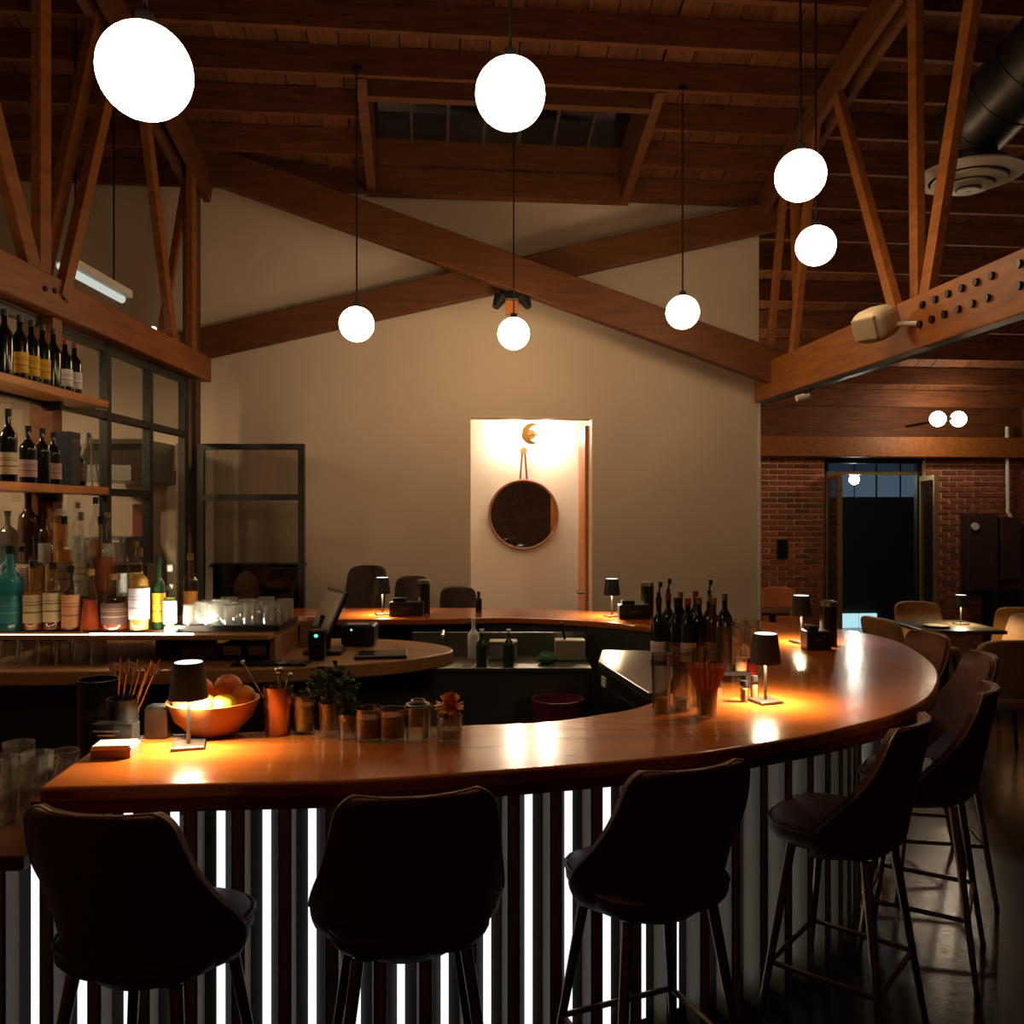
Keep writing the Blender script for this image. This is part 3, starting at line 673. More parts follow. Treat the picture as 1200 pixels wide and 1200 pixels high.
LQ = dict(amber=liquid('amber', (.75, .28, .05)), red=liquid('red', (.6, .10, .03)), dark=liquid('dark', (.30, .08, .02)), gold=liquid('gold', (.85, .5, .12)), clear=liquid('clear', (.85, .85, .8)), teal=mat('teal_glass', (.03, .24, .29), .18, coat=.4), slate=mat('slate_glass', (.10, .14, .17), .2, coat=.4), green=liquid('green', (.25, .35, .06)))
C_CAPS = dict(black=M_BLACK, red=mat('cap_red', (.28, .03, .03), .4), gold=M_BRASS, white=M_WHITE, cork=mat('cork', (.35, .2, .09), .8), steel=M_STEEL)
def bottle(loc, h, r, glassm, label, group, cap='black', fill=None, lab=None, shape='std', square=False, cat='bottle', pour=False, name='bottle'):
    t = thing(name, label, cat, loc, 0, group)
    n = 4 if square else 18
    rn = max(.011, r * .33)
    if shape == 'wine': prof = [(1e-4, 0), (r, 0), (r, h * .58), (r * .9, h * .65), (r * .5, h * .73), (rn, h * .78), (rn, h * .985)]
    elif shape == 'squat': prof = [(1e-4, 0), (r, 0), (r * 1.03, h * .45), (r * .95, h * .60), (r * .5, h * .70), (rn, h * .75), (rn, h * .98)]
    elif shape == 'taper': prof = [(1e-4, 0), (r, 0), (r * .95, h * .1), (r * .62, h * .55), (rn * 1.1, h * .75), (rn, h * .98)]
    else: prof = [(1e-4, 0), (r * .97, 0), (r, h * .02), (r, h * .56), (r * .88, h * .63), (r * .45, h * .70), (rn, h * .74), (rn, h * .98)]
    n = 18; sq = (1, 1)
    mb = MB(); mb.lathe(prof, n=n)
    if square:
        def sqz(v):
            x, y, z = v; rr = math.hypot(x, y)
            if rr < 1e-3: return v
            a_ = math.atan2(y, x); m_ = 1 / max(abs(cos(a_)), abs(sin(a_))); k_ = 1 + (min(m_, 1.22) - 1) * (1 if rr > rn * 1.5 else 0); return (x * k_ * .93, y * k_ * .93, z)
        mb.v = [sqz(v) for v in mb.v]
    mb.build('glass', glassm, t, smooth=True)
    if fill:
        lq, fz = fill
        pr = [(1e-4, .008)] + [(max(1e-4, rr - .004), max(.008, min(z, h * fz))) for rr, z in prof[1:] if z < h * fz] + [(max(.004, interp([(z, rr) for rr, z in prof[1:]], h * fz) - .004), h * fz), (1e-4, h * fz)]
        m2 = MB(); m2.lathe(pr, n=n)
        if square: m2.v = [sqz(v) for v in m2.v]
        m2.build('liquid', LQ[lq], t, smooth=True)
    if lab:
        lm, z0, z1 = lab
        fa = math.atan2(-loc[1], -loc[0])
        def rad(z): return interp([(z_, r_) for r_, z_ in prof[1:]], z) + (.0025 if not square else .004)
        m3 = MB()
        m3.lathe([(rad(h * (z0 + (z1 - z0) * j / 4)), h * (z0 + (z1 - z0) * j / 4)) for j in range(5)], n=14, a0=fa - 1.25, a1=fa + 1.25)
        if square: m3.v = [sqz(v) for v in m3.v]
        m3.build('label', lm, t, smooth=True)
    m4 = MB(); m4.lathe([(1e-4, h * .90), (rn + .002, h * .90), (rn + .002, h), (1e-4, h)], n=12); m4.build('cap', C_CAPS[cap], t, smooth=True)
    if pour:
        m5 = MB(); m5.tube((0, 0, h), (0, 0, h + .02), .009); m5.tube((0, 0, h + .02), (.006, 0, h + .05), .004); m5.tube((.006, 0, h + .045), (.008, 0, h + .068), .009); m5.build('pourer', M_BLACK, t)
    return t
L_YEL = label_mat((.75, .42, .02), (.35, .18, .02), 'yellow'); L_WHT = label_mat((.75, .70, .66), (.35, .30, .28), 'white'); L_PNK = label_mat((.55, .36, .34), (.25, .15, .14), 'pink')
L_CRM = label_mat((.62, .50, .30), (.18, .13, .07), 'cream'); L_ORG = label_mat((.60, .28, .14), (.35, .12, .06), 'orange'); L_DK = label_mat((.10, .05, .04), (.30, .2, .12), 'dark'); L_BRN = label_mat((.25, .14, .07), (.10, .05, .03), 'brown'); L_TEA = label_mat((.04, .26, .30), (.12, .42, .45), 'teal'); L_VIO = label_mat((.62, .58, .70), (.35, .30, .40), 'violet')
M_BG = M_GLASS
# upper shelf: dark wine bottles
GU = 'wine bottles on the upper shelf'
zs_u = 2.362
up = [(3.72, L_BRN, 'black', 'dark wine bottle with brown label at near end of upper shelf'),
      (3.84, None, 'black', 'plain dark wine bottle between brown and yellow labels, upper shelf'),
      (3.96, L_YEL, 'black', 'dark wine bottle with yellow label, nearest of the yellow ones'),
      (4.055, L_YEL, 'black', 'dark wine bottle with yellow label, middle of the yellow ones'),
      (4.15, L_YEL, 'black', 'dark wine bottle with yellow label, farthest of the yellow ones'),
      (4.25, None, 'black', 'plain dark wine bottle between yellow and white labels, upper shelf'),
      (4.36, L_WHT, 'red', 'red-capped wine bottle with white label, nearer of the two, upper shelf'),
      (4.455, L_WHT, 'red', 'red-capped wine bottle with white label at far end of upper shelf')]
for y, lb, cp, tx in up:
    bottle((-2.285, y, zs_u), .30 if lb is not L_WHT else .27, .037, G_DARK, tx, GU, cp, None, (lb, .10, .42) if lb else None, 'wine')
GLo = 'dark bottles on the lower shelf'
lo = [(3.87, L_CRM, .33, 'tall dark bottle with cream label at near end of lower shelf'), (4.03, L_PNK, .27, 'dark bottle with pinkish label, second along the lower shelf'), (4.15, None, .27, 'plain dark bottle on the lower shelf between pinkish labels'), (4.25, L_PNK, .26, 'dark bottle with pinkish label, third along the lower shelf')]
for y, lb, h, tx in lo: bottle((-2.285, y, 1.887), h, .038, G_DARK, tx, GLo, 'black', None, (lb, .10, .40) if lb else None, 'wine')
bx = thing('gift_tube', 'dark navy tall bottle box on the lower shelf', 'box', (-2.285, 4.385, 1.887))
MB().box((0, 0, .125), (.085, .10, .25)).build('body', mat('navy_card', (.015, .018, .035), .5), bx, bevel=.004); MB().box((0, 0, .258), (.088, .103, .03)).build('lid', mat('navy_lid', (.02, .025, .05), .5), bx, bevel=.004)
bottle((-2.285, 4.50, 1.887), .21, .036, G_DARK, 'short dark bottle with patterned label at end of bottle row, lower shelf', GLo, 'black', None, (L_DK, .12, .55), 'std')
ob = thing('wire_ornament', 'pointed wire frame ornament at far end of lower shelf', 'ornament', (-2.30, 4.64, 1.887))
for a0 in range(4):
    an = pi / 4 + a0 * pi / 2; MB().tube((.055 * cos(an), .055 * sin(an), 0), (.012 * cos(an), .012 * sin(an), .27), .004, n=6).build('rod', M_STEELD, ob)
mb = MB(); rr = [(.055 * cos(pi / 4 + k * pi / 2), .055 * sin(pi / 4 + k * pi / 2), .0) for k in range(5)]; mb.path(rr, .004, 6); mb.build('base_ring', M_STEELD, ob); mb = MB(); mb.path([(x * .55, y * .55, .13) for x, y, z in rr], .003, 6); mb.build('waist_ring', M_STEELD, ob); mb = MB(); mb.ball((0, 0, .28), .014); mb.build('finial', M_STEELD, ob)
# spirits on the tiers
GS = 'spirit bottles on the back bar'
def sp_b(px, base, d, wpx, hpx, tx, **k):
    p = P(px, 0, d); return bottle((p.x, d, base), S(hpx, d), S(wpx, d) / 2, k.pop('g', M_BG), tx, GS, **k)
def S(px, d): return px * d / F
T1, T2, T3 = 1.204, 1.336, 1.486
sp_b(12, T1, 3.93, 27, 100, 'squat teal bottle with embossed teal label, front tier left end', g=LQ['teal'], lab=(L_TEA, .1, .42), square=True)
sp_b(39, T1, 3.93, 22, 82, 'amber bottle with cream label beside the teal bottle, front tier', fill=('amber', .55), lab=(L_CRM, .12, .52))
sp_b(62, T1, 3.93, 21, 80, 'dark amber bottle with cream label, second cream one on front tier', fill=('dark', .55), lab=(L_CRM, .14, .56))
sp_b(83, T1, 3.93, 20, 76, 'amber bottle with orange-brown label, front tier', fill=('dark', .5), lab=(L_ORG, .06, .56))
sp_b(106, T1, 3.93, 25, 72, 'tapered decanter bottle of red spirit on front tier', fill=('red', .5), shape='taper', cap='cork')
sp_b(135, T1, 3.94, 31, 66, 'squat wide bottle of red liqueur with dark label, front tier', fill=('red', .42), shape='squat', lab=(L_DK, .12, .50), cap='cork')
sp_b(163, T1, 3.92, 23, 97, 'bottle with large white label and gold neck, front tier', fill=('gold', .68), lab=(L_VIO, .15, .52), cap='gold')
sp_b(186, T1, 4.0, 15, 84, 'green bottle with yellow label near the glass tray', g=G_GREEN, lab=(L_YEL, .1, .5), cap='black')
sp_b(199, T1, 3.96, 15, 76, 'slim pale bottle with white cap beside the glass tray', fill=('green', .5), lab=(L_WHT, .1, .45), cap='white')
sp_b(223, T1, 4.25, 19, 80, 'small amber bottle with gold top behind the glass tray', fill=('amber', .45), cap='gold')
sp_b(10, T2, 4.13, 16, 62, 'teal bottle on the middle tier above the squat one', g=LQ['teal'], shape='std')
sp_b(25, T2, 4.13, 14, 60, 'clear bottle with pale label on middle tier near teal bottle', fill=('clear', .5), lab=(L_WHT, .1, .6))
sp_b(42, T2, 4.13, 17, 72, 'amber whisky bottle on middle tier, third from left', fill=('amber', .5))
sp_b(59, T2, 4.13, 13, 88, 'tall slim bottle of pale amber on middle tier', fill=('gold', .45), cap='cork')
sp_b(75, T2, 4.14, 19, 95, 'broad amber bottle with dark label on middle tier', fill=('amber', .58), lab=(L_BRN, .1, .45))
sp_b(95, T2, 4.14, 17, 100, 'tall clear bottle with small cream label on middle tier', fill=('clear', .3), lab=(L_CRM, .2, .42), cap='steel')
sp_b(120, T2, 4.14, 29, 95, 'round-shouldered decanter of dark rum with long neck, middle tier', fill=('dark', .5), shape='squat', cap='black')
sp_b(143, T2, 4.12, 15, 72, 'clear bottle beside the dark rum decanter, middle tier', fill=('clear', .4), cap='steel')
sp_b(159, T2, 4.13, 16, 66, 'golden bottle at the right end of the middle tier', fill=('gold', .45), cap='gold')
sp_b(9, T3, 4.36, 19, 62, 'slate-blue bottle with square shoulders at left of upper tier', g=LQ['slate'], square=True)
sp_b(33, T3, 4.36, 22, 88, 'tall dark brown bottle on upper tier, second from left', g=G_BROWN)
sp_b(52, T3, 4.36, 15, 60, 'plain clear bottle on upper tier before timber post', fill=('clear', .4))
sp_b(71, T3, 4.36, 17, 92, 'tall clear-necked bottle with white neck label, upper tier', fill=('amber', .52), lab=(L_WHT, .62, .70))
sp_b(91, T3, 4.36, 15, 72, 'slim clear bottle on upper tier right of white neck label', fill=('clear', .45), cap='steel')
sp_b(112, T3, 4.36, 15, 78, 'slim bottle with dark stopper behind the rum decanter, upper tier', fill=('amber', .35), cap='black')
sp_b(126, T3, 4.36, 15, 60, 'small clear bottle at right end of upper tier', fill=('clear', .4), cap='steel')

# ------------------------------------------------------------------ glassware
def glass_cup(loc, h, r0, r1, label, group, name='tumbler', m=None, flip=False, cat='glass', th=.0025, contents=None):
    t = thing(name, label, cat, loc, 0, group)
    prof = [(1e-4, 0), (r0, 0), (r1, h), (r1 - th, h), (r0 - th, .008), (1e-4, .008)]
    if flip: prof = [(r, h - z) for r, z in prof]
    mb = MB(); mb.lathe(prof, n=16); mb.build('bowl', m or M_GLASSC, t, smooth=True)
    if contents:
        nm, mm, z1 = contents
        m2 = MB(); m2.lathe([(1e-4, .01), (r0 - .006, .01), (r0 + (r1 - r0) * z1 - .006, h * z1), (1e-4, h * z1)], n=14); m2.build(nm, mm, t, smooth=True)
    return t
for k, px in enumerate((10, 32, 53, 74, 95, 115)):
    p = P(px, 0, 3.80); glass_cup((p.x, 3.80, 1.0705), .108, .034, .040, f'upturned pint glass under the tiers, {ORD[k]} from the left', 'upturned pint glasses under the tiers', flip=True, name='pint_glass')
tray = thing('glass_tray', 'dark tray of upturned tumblers on the back bar', 'tray', (-1.30, 4.08, T1))
MB().box((0, .0, .006), (.46, .36, .012)).build('base', M_BLACK, tray, bevel=.003)
for (x, y, sx, sy) in ((0, -.18, .46, .008), (0, .18, .46, .008), (-.23, 0, .008, .36), (.23, 0, .008, .36)): MB().box((x, y, .014), (sx, sy, .026)).build('rim', M_BLACK, tray)
k = 0
for row, dy in enumerate((-.12, 0, .12)):
    for c in range(5):
        tx = f'upturned tumbler on the glass tray, {ORD[c]} from left in the {("front", "middle", "back")[row]} row'
        glass_cup((-1.482 + .091 * c, 4.08 + dy, T1 + .0125), .105 + .01 * (c % 2), .040, .045, tx, 'tumblers on the glass tray', flip=True, m=M_TUMB)
pk = thing('puck_light', 'small bright puck light among the tumblers', 'lamp', (-1.545, 3.865, T1))
mb = MB(); mb.lathe([(1e-4, 0), (.03, 0), (.03, .016), (1e-4, .016)], n=16); mb.build('case', M_WHITE, pk); mb = MB(); mb.lathe([(1e-4, .0165), (.026, .0165), (.024, .024), (1e-4, .026)], n=16); mb.build('lens', emit('puck_glow', (1, .88, .66), 420), pk)
pk2 = dup(pk, (-1.4365, 4.02, T1 + .0125), 0, 'second puck light standing between the tumblers on the tray')
# cut-glass tumblers at the left end
CG = 'cut glass tumblers on the service counter'
M_CUT = lit_glass('crystal', .06)
k = 0
def cut_glass(x, y, z, tx):
    t = thing('cut_tumbler', tx, 'glass', (x, y, z), 0, CG); mb = MB()
    prof = [(1e-4, 0), (.036, 0), (.038, .02), (.041, .085), (.043, .09), (.040, .09), (.036, .012), (1e-4, .012)]
    mb.lathe(prof, n=20)
    mb.v = [(x_ * (1.03 if i % 2 else .97), y_ * (1.03 if i % 2 else .97), z_) for i, (x_, y_, z_) in enumerate(mb.v)]
    mb.build('bowl', M_CUT, t)
    r_ = MB(); 
    for j in range(10):
        an = 2 * pi * j / 10; r_.tube((.0385 * cos(an), .0385 * sin(an), .02), (.041 * cos(an + .35), .041 * sin(an + .35), .075), .0025, n=5)
    r_.build('cuts', M_CUT, t)
for (px, d) in ((0, 2.33), (43, 2.37), (22, 2.48)):
    x = (px - 600) * d / 1000
    for lev in range(2):
        cut_glass(x, d, .901 + .0905 * lev, f'cut glass tumbler, {("lower", "upper")[lev]} of {("the stack at the photo edge", "the stack nearest the bar end", "the rear stack at far left")[k]}')
    k += 1
for j, (px, d) in enumerate(((52, 2.62), (76, 2.72))):
    x = (px - 600) * d / 1000
    cut_glass(x, d, .901, f'cut glass tumbler on the counter behind the stacks, {("left", "right")[j]} one')

# ------------------------------------------------------------------ table lamps
E_LAMP = emit('table_lamp_glow', (1, .74, .42), LAMP_E); E_LTOP = emit('lamp_top_glow', (1, .97, .9), 1.6)
M_SHADE = mat('dark_lamp_shade', (.02, .024, .022), .45); M_LSTEM = mat('lamp_stem_metal', (.10, .09, .08), .3, metal=.8)
def table_lamp(loc, label, h=.245, s=1.):
    t = thing('table_lamp', label, 'lamp', loc, .3, 'cordless table lamps')
    MB().box((0, 0, .005), (.092 * s, .092 * s, .010)).build('base', M_LSTEM, t, bevel=.003)
    mb = MB(); mb.tube((0, 0, .01), (0, 0, h - .09), .0055 * s, n=10); mb.build('stem', M_LSTEM, t, smooth=True)
    z0, z1 = h - .105, h; r0, r1 = .055 * s, .042 * s
    mb = MB(); mb.lathe([(r0, z0), (r1, z1), (r1 - .003, z1), (r0 - .003, z0), (r0, z0)], n=28); mb.build('shade', M_SHADE, t, smooth=True)
    mb = MB(); mb.lathe([(1e-4, z1 - .008), (r1 - .0035, z1 - .008), (r1 - .0035, z1 + .001), (1e-4, z1 + .004)], n=24); mb.build('top_disc', E_LTOP, t)
    mb = MB(); mb.lathe([(1e-4, z0 + .014), (.030 * s, z0 + .014)], n=20); mb.build('light_disc', E_LAMP, t)
    mb = MB(); k_ = (r0 - r1) / (z1 - z0); mb.lathe([(r0 - .0045, z0 + .001), (r0 - .0045 - k_ * .085, z0 + .086), (1e-4, z0 + .086)], n=28); mb.build('shade_lining', M_PAPER, t, smooth=True)
    mb = MB(); mb.lathe([(1e-4, z0 + .0145), (.032 * s, z0 + .0145), (.032 * s, z0 + .03), (1e-4, z0 + .03)], n=20); mb.build('holder', M_BLACK, t)
    return t
table_lamp((P(221, 0, 2.47).x, 2.47, 1.0705), 'dark cordless table lamp before the fruit bowl')
table_lamp((P(897, 0, 3.05).x, 3.05, 1.0705), 'dark cordless table lamp beside the candle glasses on the bar')
table_lamp((P(939, 0, 4.44).x, 4.44, 1.0705), 'dark cordless table lamp on far right curve of bar')
table_lamp((P(717, 0, 5.55).x, 5.55, 1.0705), 'dark cordless table lamp on far counter right of doorway')
table_lamp((P(448, 0, 5.66).x, 5.66, 1.0705), 'dark cordless table lamp on far counter by the terminal')

# ------------------------------------------------------------------ globes
GG = 'glowing globe pendants over the bar'
globes = [(170, 84, 2.19, .118, 'large near left'), (598, 110, 2.82, .115, 'x'), (938, 206, 3.7, .108, 'x'), (956, 288, 4.72, .108, 'x'), (418, 380, 5.65, .115, 'x'), (602, 391, 6.15, .115, 'x'), (800, 366, 5.9, .115, 'x')]
gl = ['glowing white globe pendant nearest the camera, top left', 'glowing white globe pendant before the skylight, top centre', 'glowing white globe pendant at right, upper of the close pair', 'glowing white globe pendant at right, lower of the close pair', 'small glowing globe pendant before tan wall, left of three', 'small glowing globe pendant below the crossing braces, middle of three', 'small glowing globe pendant before tan wall, right of three']
for (px, py, d, r, _), tx in zip(globes, gl):
    p = P(px, py, d); t = thing('globe_pendant', tx, 'lamp', p, 0, GG)
    mb = MB(); mb.ball((0, 0, 0), r, 32, 20); mb.build('globe', E_GLOBE, t, smooth=True)
    zc = R(inv(p.x, p.y)[1]) - p.z
    mb = MB(); mb.tube((0, 0, r - .005), (0, 0, zc + .01), .006, n=6); mb.build('cord', M_CORD, t)
    mb = MB(); mb.lathe([(1e-4, r + .03), (.022, r + .03), (.03, r - .012), (1e-4, r - .012)], n=14); mb.build('socket', M_BLACKM, t, smooth=True)
    mb = MB(); mb.lathe([(1e-4, zc + .005), (.03, zc + .005), (.03, zc - .02), (1e-4, zc - .02)], n=14); mb.build('ceiling_rose', M_BLACKM, t)

for (x, y, z, tx) in ((4.75, 6.3, 3.05, 'globe pendant over the dining tables outside the right edge'),):
    t = thing('globe_pendant', tx, 'lamp', (x, y, z), 0, None)
    mb = MB(); mb.ball((0, 0, 0), .115, 24, 16); mb.build('globe', E_GLOBE, t, smooth=True)
    zc = R(inv(x, y)[1]) + .17 - z; mb = MB(); mb.tube((0, 0, .11), (0, 0, zc), .006, n=6); mb.build('cord', M_CORD, t)
    mb = MB(); mb.lathe([(1e-4, .145), (.022, .145), (.03, .103), (1e-4, .103)], n=14); mb.build('socket', M_BLACKM, t, smooth=True)
bs = thing('wall_sconce', 'globe sconce on the far side of the painted wall facing the bricks', 'lamp', RM(2.75, VB + .14, 2.75))
q = RM(2.75, VB + .95, 2.75)
mb = MB(); mb.ball(q, .12); mb.build('globe', emit('sconce_globe_glow', WARM, 60), bs, world=True, smooth=True)
mb = MB(); mb.tube(RM(2.75, VB + .14, 2.75), q, .012); mb.build('arm', M_BRASS, bs, world=True)
# ------------------------------------------------------------------ ceiling fittings
em = thing('emergency_light', 'black twin-head emergency light under the crossing braces', 'lamp', P(600, 350, 6.72))
q = P(600, 350, 6.72)
MB().box(q + Vector((0, 0, .02)), (.20, .06, .07)).build('body', M_BLACKM, em, world=True, bevel=.01)
for s_ in (-1, 1):
    mb = MB(); mb.tube(q + Vector((s_ * .09, 0, .01)), q + Vector((s_ * .13, -.03, -.075)), .055, .028, n=14); mb.build('head', M_BLACK, em, world=True)
MB().box(q + Vector((0, .0, -.07)), (.10, .05, .11)).build('battery_box', mat('orange_plastic', (.45, .15, .04), .5), em, world=True, bevel=.005)
spk = thing('wall_speaker', 'cream loudspeaker clamped to the right truss chord', 'speaker', P(1028, 380, 4.85))
q = P(1026, 380, 4.85); Rm = Matrix.Rotation(radians(35), 3, 'Z') @ Matrix.Rotation(radians(-22), 3, 'Y')
MB().box(q, (.24, .21, .19), m=Rm).build('cabinet', M_CREAM, spk, world=True, bevel=.075, seg=5)
MB().box(q + Rm @ Vector((-.105, -.0, -.0)), (.04, .14, .13), m=Rm).build('grille', mat('speaker_grille', (.42, .35, .24), .6, bump=.3, bscale=300), spk, world=True, bevel=.01)
mb = MB(); mb.path([q, (atr(4.75) - .05, 4.75, 2.80)], .014); mb.build('bracket', M_WHITE, spk, world=True)
sn = thing('spot_fitting', 'small pale cylinder spot under the right truss chord', 'lamp', P(940, 463, 6.2)); q = P(940, 465, 6.1)  # unlit pale sensor on a stalk, not a lamp
mb = MB(); mb.tube(q + Vector((-.04, 0, -.012)), q + Vector((.05, .01, .012)), .022, n=12); mb.build('barrel', M_WHITE, sn, world=True); mb = MB(); mb.tube(q, (atr(6.1) - .03, 6.1, 2.64), .01); mb.build('stalk', M_BLACKM, sn, world=True)
df = thing('air_diffuser', 'round pale air diffuser below the spiral duct', 'vent', P(1135, 205, 5.1)); q = P(1135, 205, 5.1)
for i, (ra, rb, z0, z1) in enumerate(((.30, .225, 0, -.03), (.205, .15, -.035, -.06), (.135, .08, -.065, -.085), (.065, .02, -.09, -.10))):
    mb = MB(); mb.lathe([(ra, z0), (ra, z0 - .012), (rb, z1), (rb - .006, z1), (rb - .006, z1 + .02), (ra - .01, z0)], q, n=36); mb.build('ring', mat('diffuser_paint', (.55, .50, .43), .4), df, world=True, smooth=True)
mb = MB(); mb.lathe([(.29, .0), (.16, .10), (.16, .28)], q, n=28); mb.build('neck', M_STEELD, df, world=True, smooth=True)
du = thing('spiral_duct', 'dark spiral air duct rising to the right under the roof', 'duct', P(1139, 159, 5.1)); a, b = Vector((2.72, 5.15, 4.0)), Vector((3.25, 3.7, 4.75))
mb = MB(); mb.tube(a, b, .21, n=28); mb.build('pipe', mat('duct_metal', (.05, .048, .046), .4, metal=.7), du, world=True, smooth=True)
for k in range(9):
    c = a.lerp(b, (k + .5) / 9); dr = (b - a).normalized(); mb = MB(); mb.tube(c - dr * .006, c + dr * .006, .216, n=28); mb.build('seam', MATS['duct_metal'], du, world=True, smooth=True)

# ------------------------------------------------------------------ bar stools
def make_stool(label):
    t = thing('bar_stool', label, 'stool', (0, 0, 0), 0, 'leather bar stools around the bar')
    # local axes: +Y faces the bar, origin on the floor under the seat centre
    HWp = [(-.06, .13), (0, .175), (.05, .212), (.12, .238), (.20, .250), (.29, .250), (.40, .240), (.52, .226), (.66, .212), (.80, .200), (.90, .191), (1.02, .184)]
    def crv(tab, x):
        for i in range(len(tab) - 1):
            if x <= tab[i + 1][0] or i == len(tab) - 2:
                (x0, f0), (x1, f1) = tab[i], tab[i + 1]; t_ = (x - x0) / (x1 - x0)
                m0 = (f1 - tab[i - 1][1]) / (x1 - tab[i - 1][0]) * (x1 - x0) if i > 0 else f1 - f0
                m1 = (tab[i + 2][1] - f0) / (tab[i + 2][0] - x0) * (x1 - x0) if i + 2 < len(tab) else f1 - f0
                return (2 * t_ ** 3 - 3 * t_ ** 2 + 1) * f0 + (t_ ** 3 - 2 * t_ ** 2 + t_) * m0 + (3 * t_ ** 2 - 2 * t_ ** 3) * f1 + (t_ ** 3 - t_ ** 2) * m1
    WR = [(-.1, .15), (0, .16), (.2, .195), (.35, .165), (.5, .115), (.7, .07), (1, .045), (1.1, .045)]
    nv, nu = 40, 22
    RC = .11                                            # corner rounding at the top, as a share of the height
    def pt(u, v_, off):
        hw = crv(HWp, v_)
        if v_ > 1 - RC: k_ = (v_ - (1 - RC)) / RC; hw -= .048 * (1 - math.sqrt(max(0, 1 - k_ * k_)))
        yb = -.195 - .085 * v_ + (.05 * (1 - v_ / .12) if v_ < .12 else 0)
        return (hw * u, yb + crv(WR, v_) * abs(u) ** 2.3 + off, .635 + .45 * v_)
    V = [1 - (1 - j / nv) ** 1.6 for j in range(nv + 1)]
    g = [[pt(-1 + 2 * i / nu, V[j], 0) for i in range(nu + 1)] for j in range(nv + 1)]
    g2 = [[pt((-1 + 2 * i / nu) * .985, V[j] * .992 + .004, .030) for i in range(nu + 1)] for j in range(nv + 1)]
    mb = MB(); W = nu + 1; N = W * (nv + 1)
    vs = [p for r in g for p in r] + [p for r in g2 for p in r]; fs = []
    for j in range(nv):
        for i in range(nu):
            a_ = j * W + i; fs += [(a_, a_ + 1, a_ + W + 1, a_ + W), (N + a_, N + a_ + W, N + a_ + W + 1, N + a_ + 1)]
    for i in range(nu): fs += [(i, N + i, N + i + 1, i + 1), (nv * W + i, nv * W + i + 1, N + nv * W + i + 1, N + nv * W + i)]
    for j in range(nv): fs += [(j * W, (j + 1) * W, N + (j + 1) * W, N + j * W), (j * W + nu, N + j * W + nu, N + (j + 1) * W + nu, (j + 1) * W + nu)]
    mb.add(vs, fs); o = mb.build('backrest', M_LEATHER, t, smooth=True)
    vr = [.25 + .75 * (1 - (1 - j / 24) ** 1.8) for j in range(25)]
    pp = [(-1, v_) for v_ in vr] + [(-.6, 1), (0, 1), (.6, 1)] + [(1, v_) for v_ in vr[::-1]]
    mb = MB(); mb.path([pt(u, v_, .003) for u, v_ in pp], .0045, 8); mb.build('piping', M_PIPING, t, smooth=True)
    # seat: rounded cushion
    mb = MB(); prof = [(1e-4, .655), (.17, .655), (.205, .668), (.222, .69), (.224, .712), (.212, .733), (.17, .745), (1e-4, .75)]
    mb.lathe(prof, (0, 0, 0), n=36)
    def sq(v_):
        x, y, z = v_; rr = math.hypot(x, y)
        if rr < 1e-3: return v_
        a_ = math.atan2(y, x); k_ = 1 / (abs(cos(a_)) ** 3.2 + abs(sin(a_)) ** 3.2) ** (1 / 3.2); return (x * k_ * .94, y * k_ * .90 + .005, z)
    mb.v = [sq(v_) for v_ in mb.v]; mb.build('seat', M_LEATHER, t, smooth=True)
    mb = MB(); ring = []
    for j in range(37):
        an = 2 * pi * j / 36; x, y, _ = sq((.224 * cos(an), .224 * sin(an), 0)); ring.append((x, y, .735 - .012))
    mb.path(ring, .005, 6); mb.build('seat_piping', M_PIPING, t, smooth=True)
    MB().box((0, -.01, .648), (.25, .22, .02)).build('seat_frame', M_BLACKM, t)
    ft = {}
    for sx in (-1, 1):
        for sy in (-1, 1):
            a_, b_ = Vector((.135 * sx, .12 * sy - .01, .65)), Vector((.225 * sx, .205 * sy - .01, .0))
            mb = MB(); mb.tube(a_, b_, .0165, .010, n=12); lg = mb.build('leg', M_BRONZE, t, smooth=True)
            mb = MB(); mb.tube(b_ + (a_ - b_) * .03, b_, .0115, .0115, n=10); mb.build('foot_cap', M_BLACK, lg)
            ft[(sx, sy)] = a_.lerp(b_, .60)
    for (k1, k2) in (((-1, -1), (1, -1)), ((1, -1), (1, 1)), ((1, 1), (-1, 1)), ((-1, 1), (-1, -1))):
        mb = MB(); mb.tube(ft[k1], ft[k2], .009, n=10); mb.build('rung', M_BRONZE, t, smooth=True)
    return t
def face(dx, dy): return math.atan2(dy, dx) - pi / 2
st_list = [(-.885, 2.13, face(.20, 1), 'dark brown leather bar stool at left end of the bar'),
           (-.275, 2.25, face(-.22, 1), 'dark brown leather bar stool second from the left end'),
           (.385, 2.45, face(-.38, .92), 'dark brown leather bar stool before the wine bottle cluster, third from left'),
           (1.10, 2.87, face(-.78, .66), 'brown leather bar stool turned sideways where bar curves, fourth from left'),
           (1.60, 3.36, face(-.86, .52), 'brown leather bar stool fifth along the bar, partly behind the sideways one'),
           (1.97, 4.02, face(-.98, .2), 'brown leather bar stool sixth along the bar, only its top edge showing'),
           (2.07, 4.66, face(-1, -.1), 'brown leather bar stool at far right end of the bar, seventh along')]
s0_ = None
for x, y, rz, tx in st_list:
    if s0_ is None: s0_ = make_stool(tx); s0_.location = (x, y, 0); s0_.rotation_euler = (0, 0, rz)
    else: dup(s0_, (x, y, 0), rz, tx)

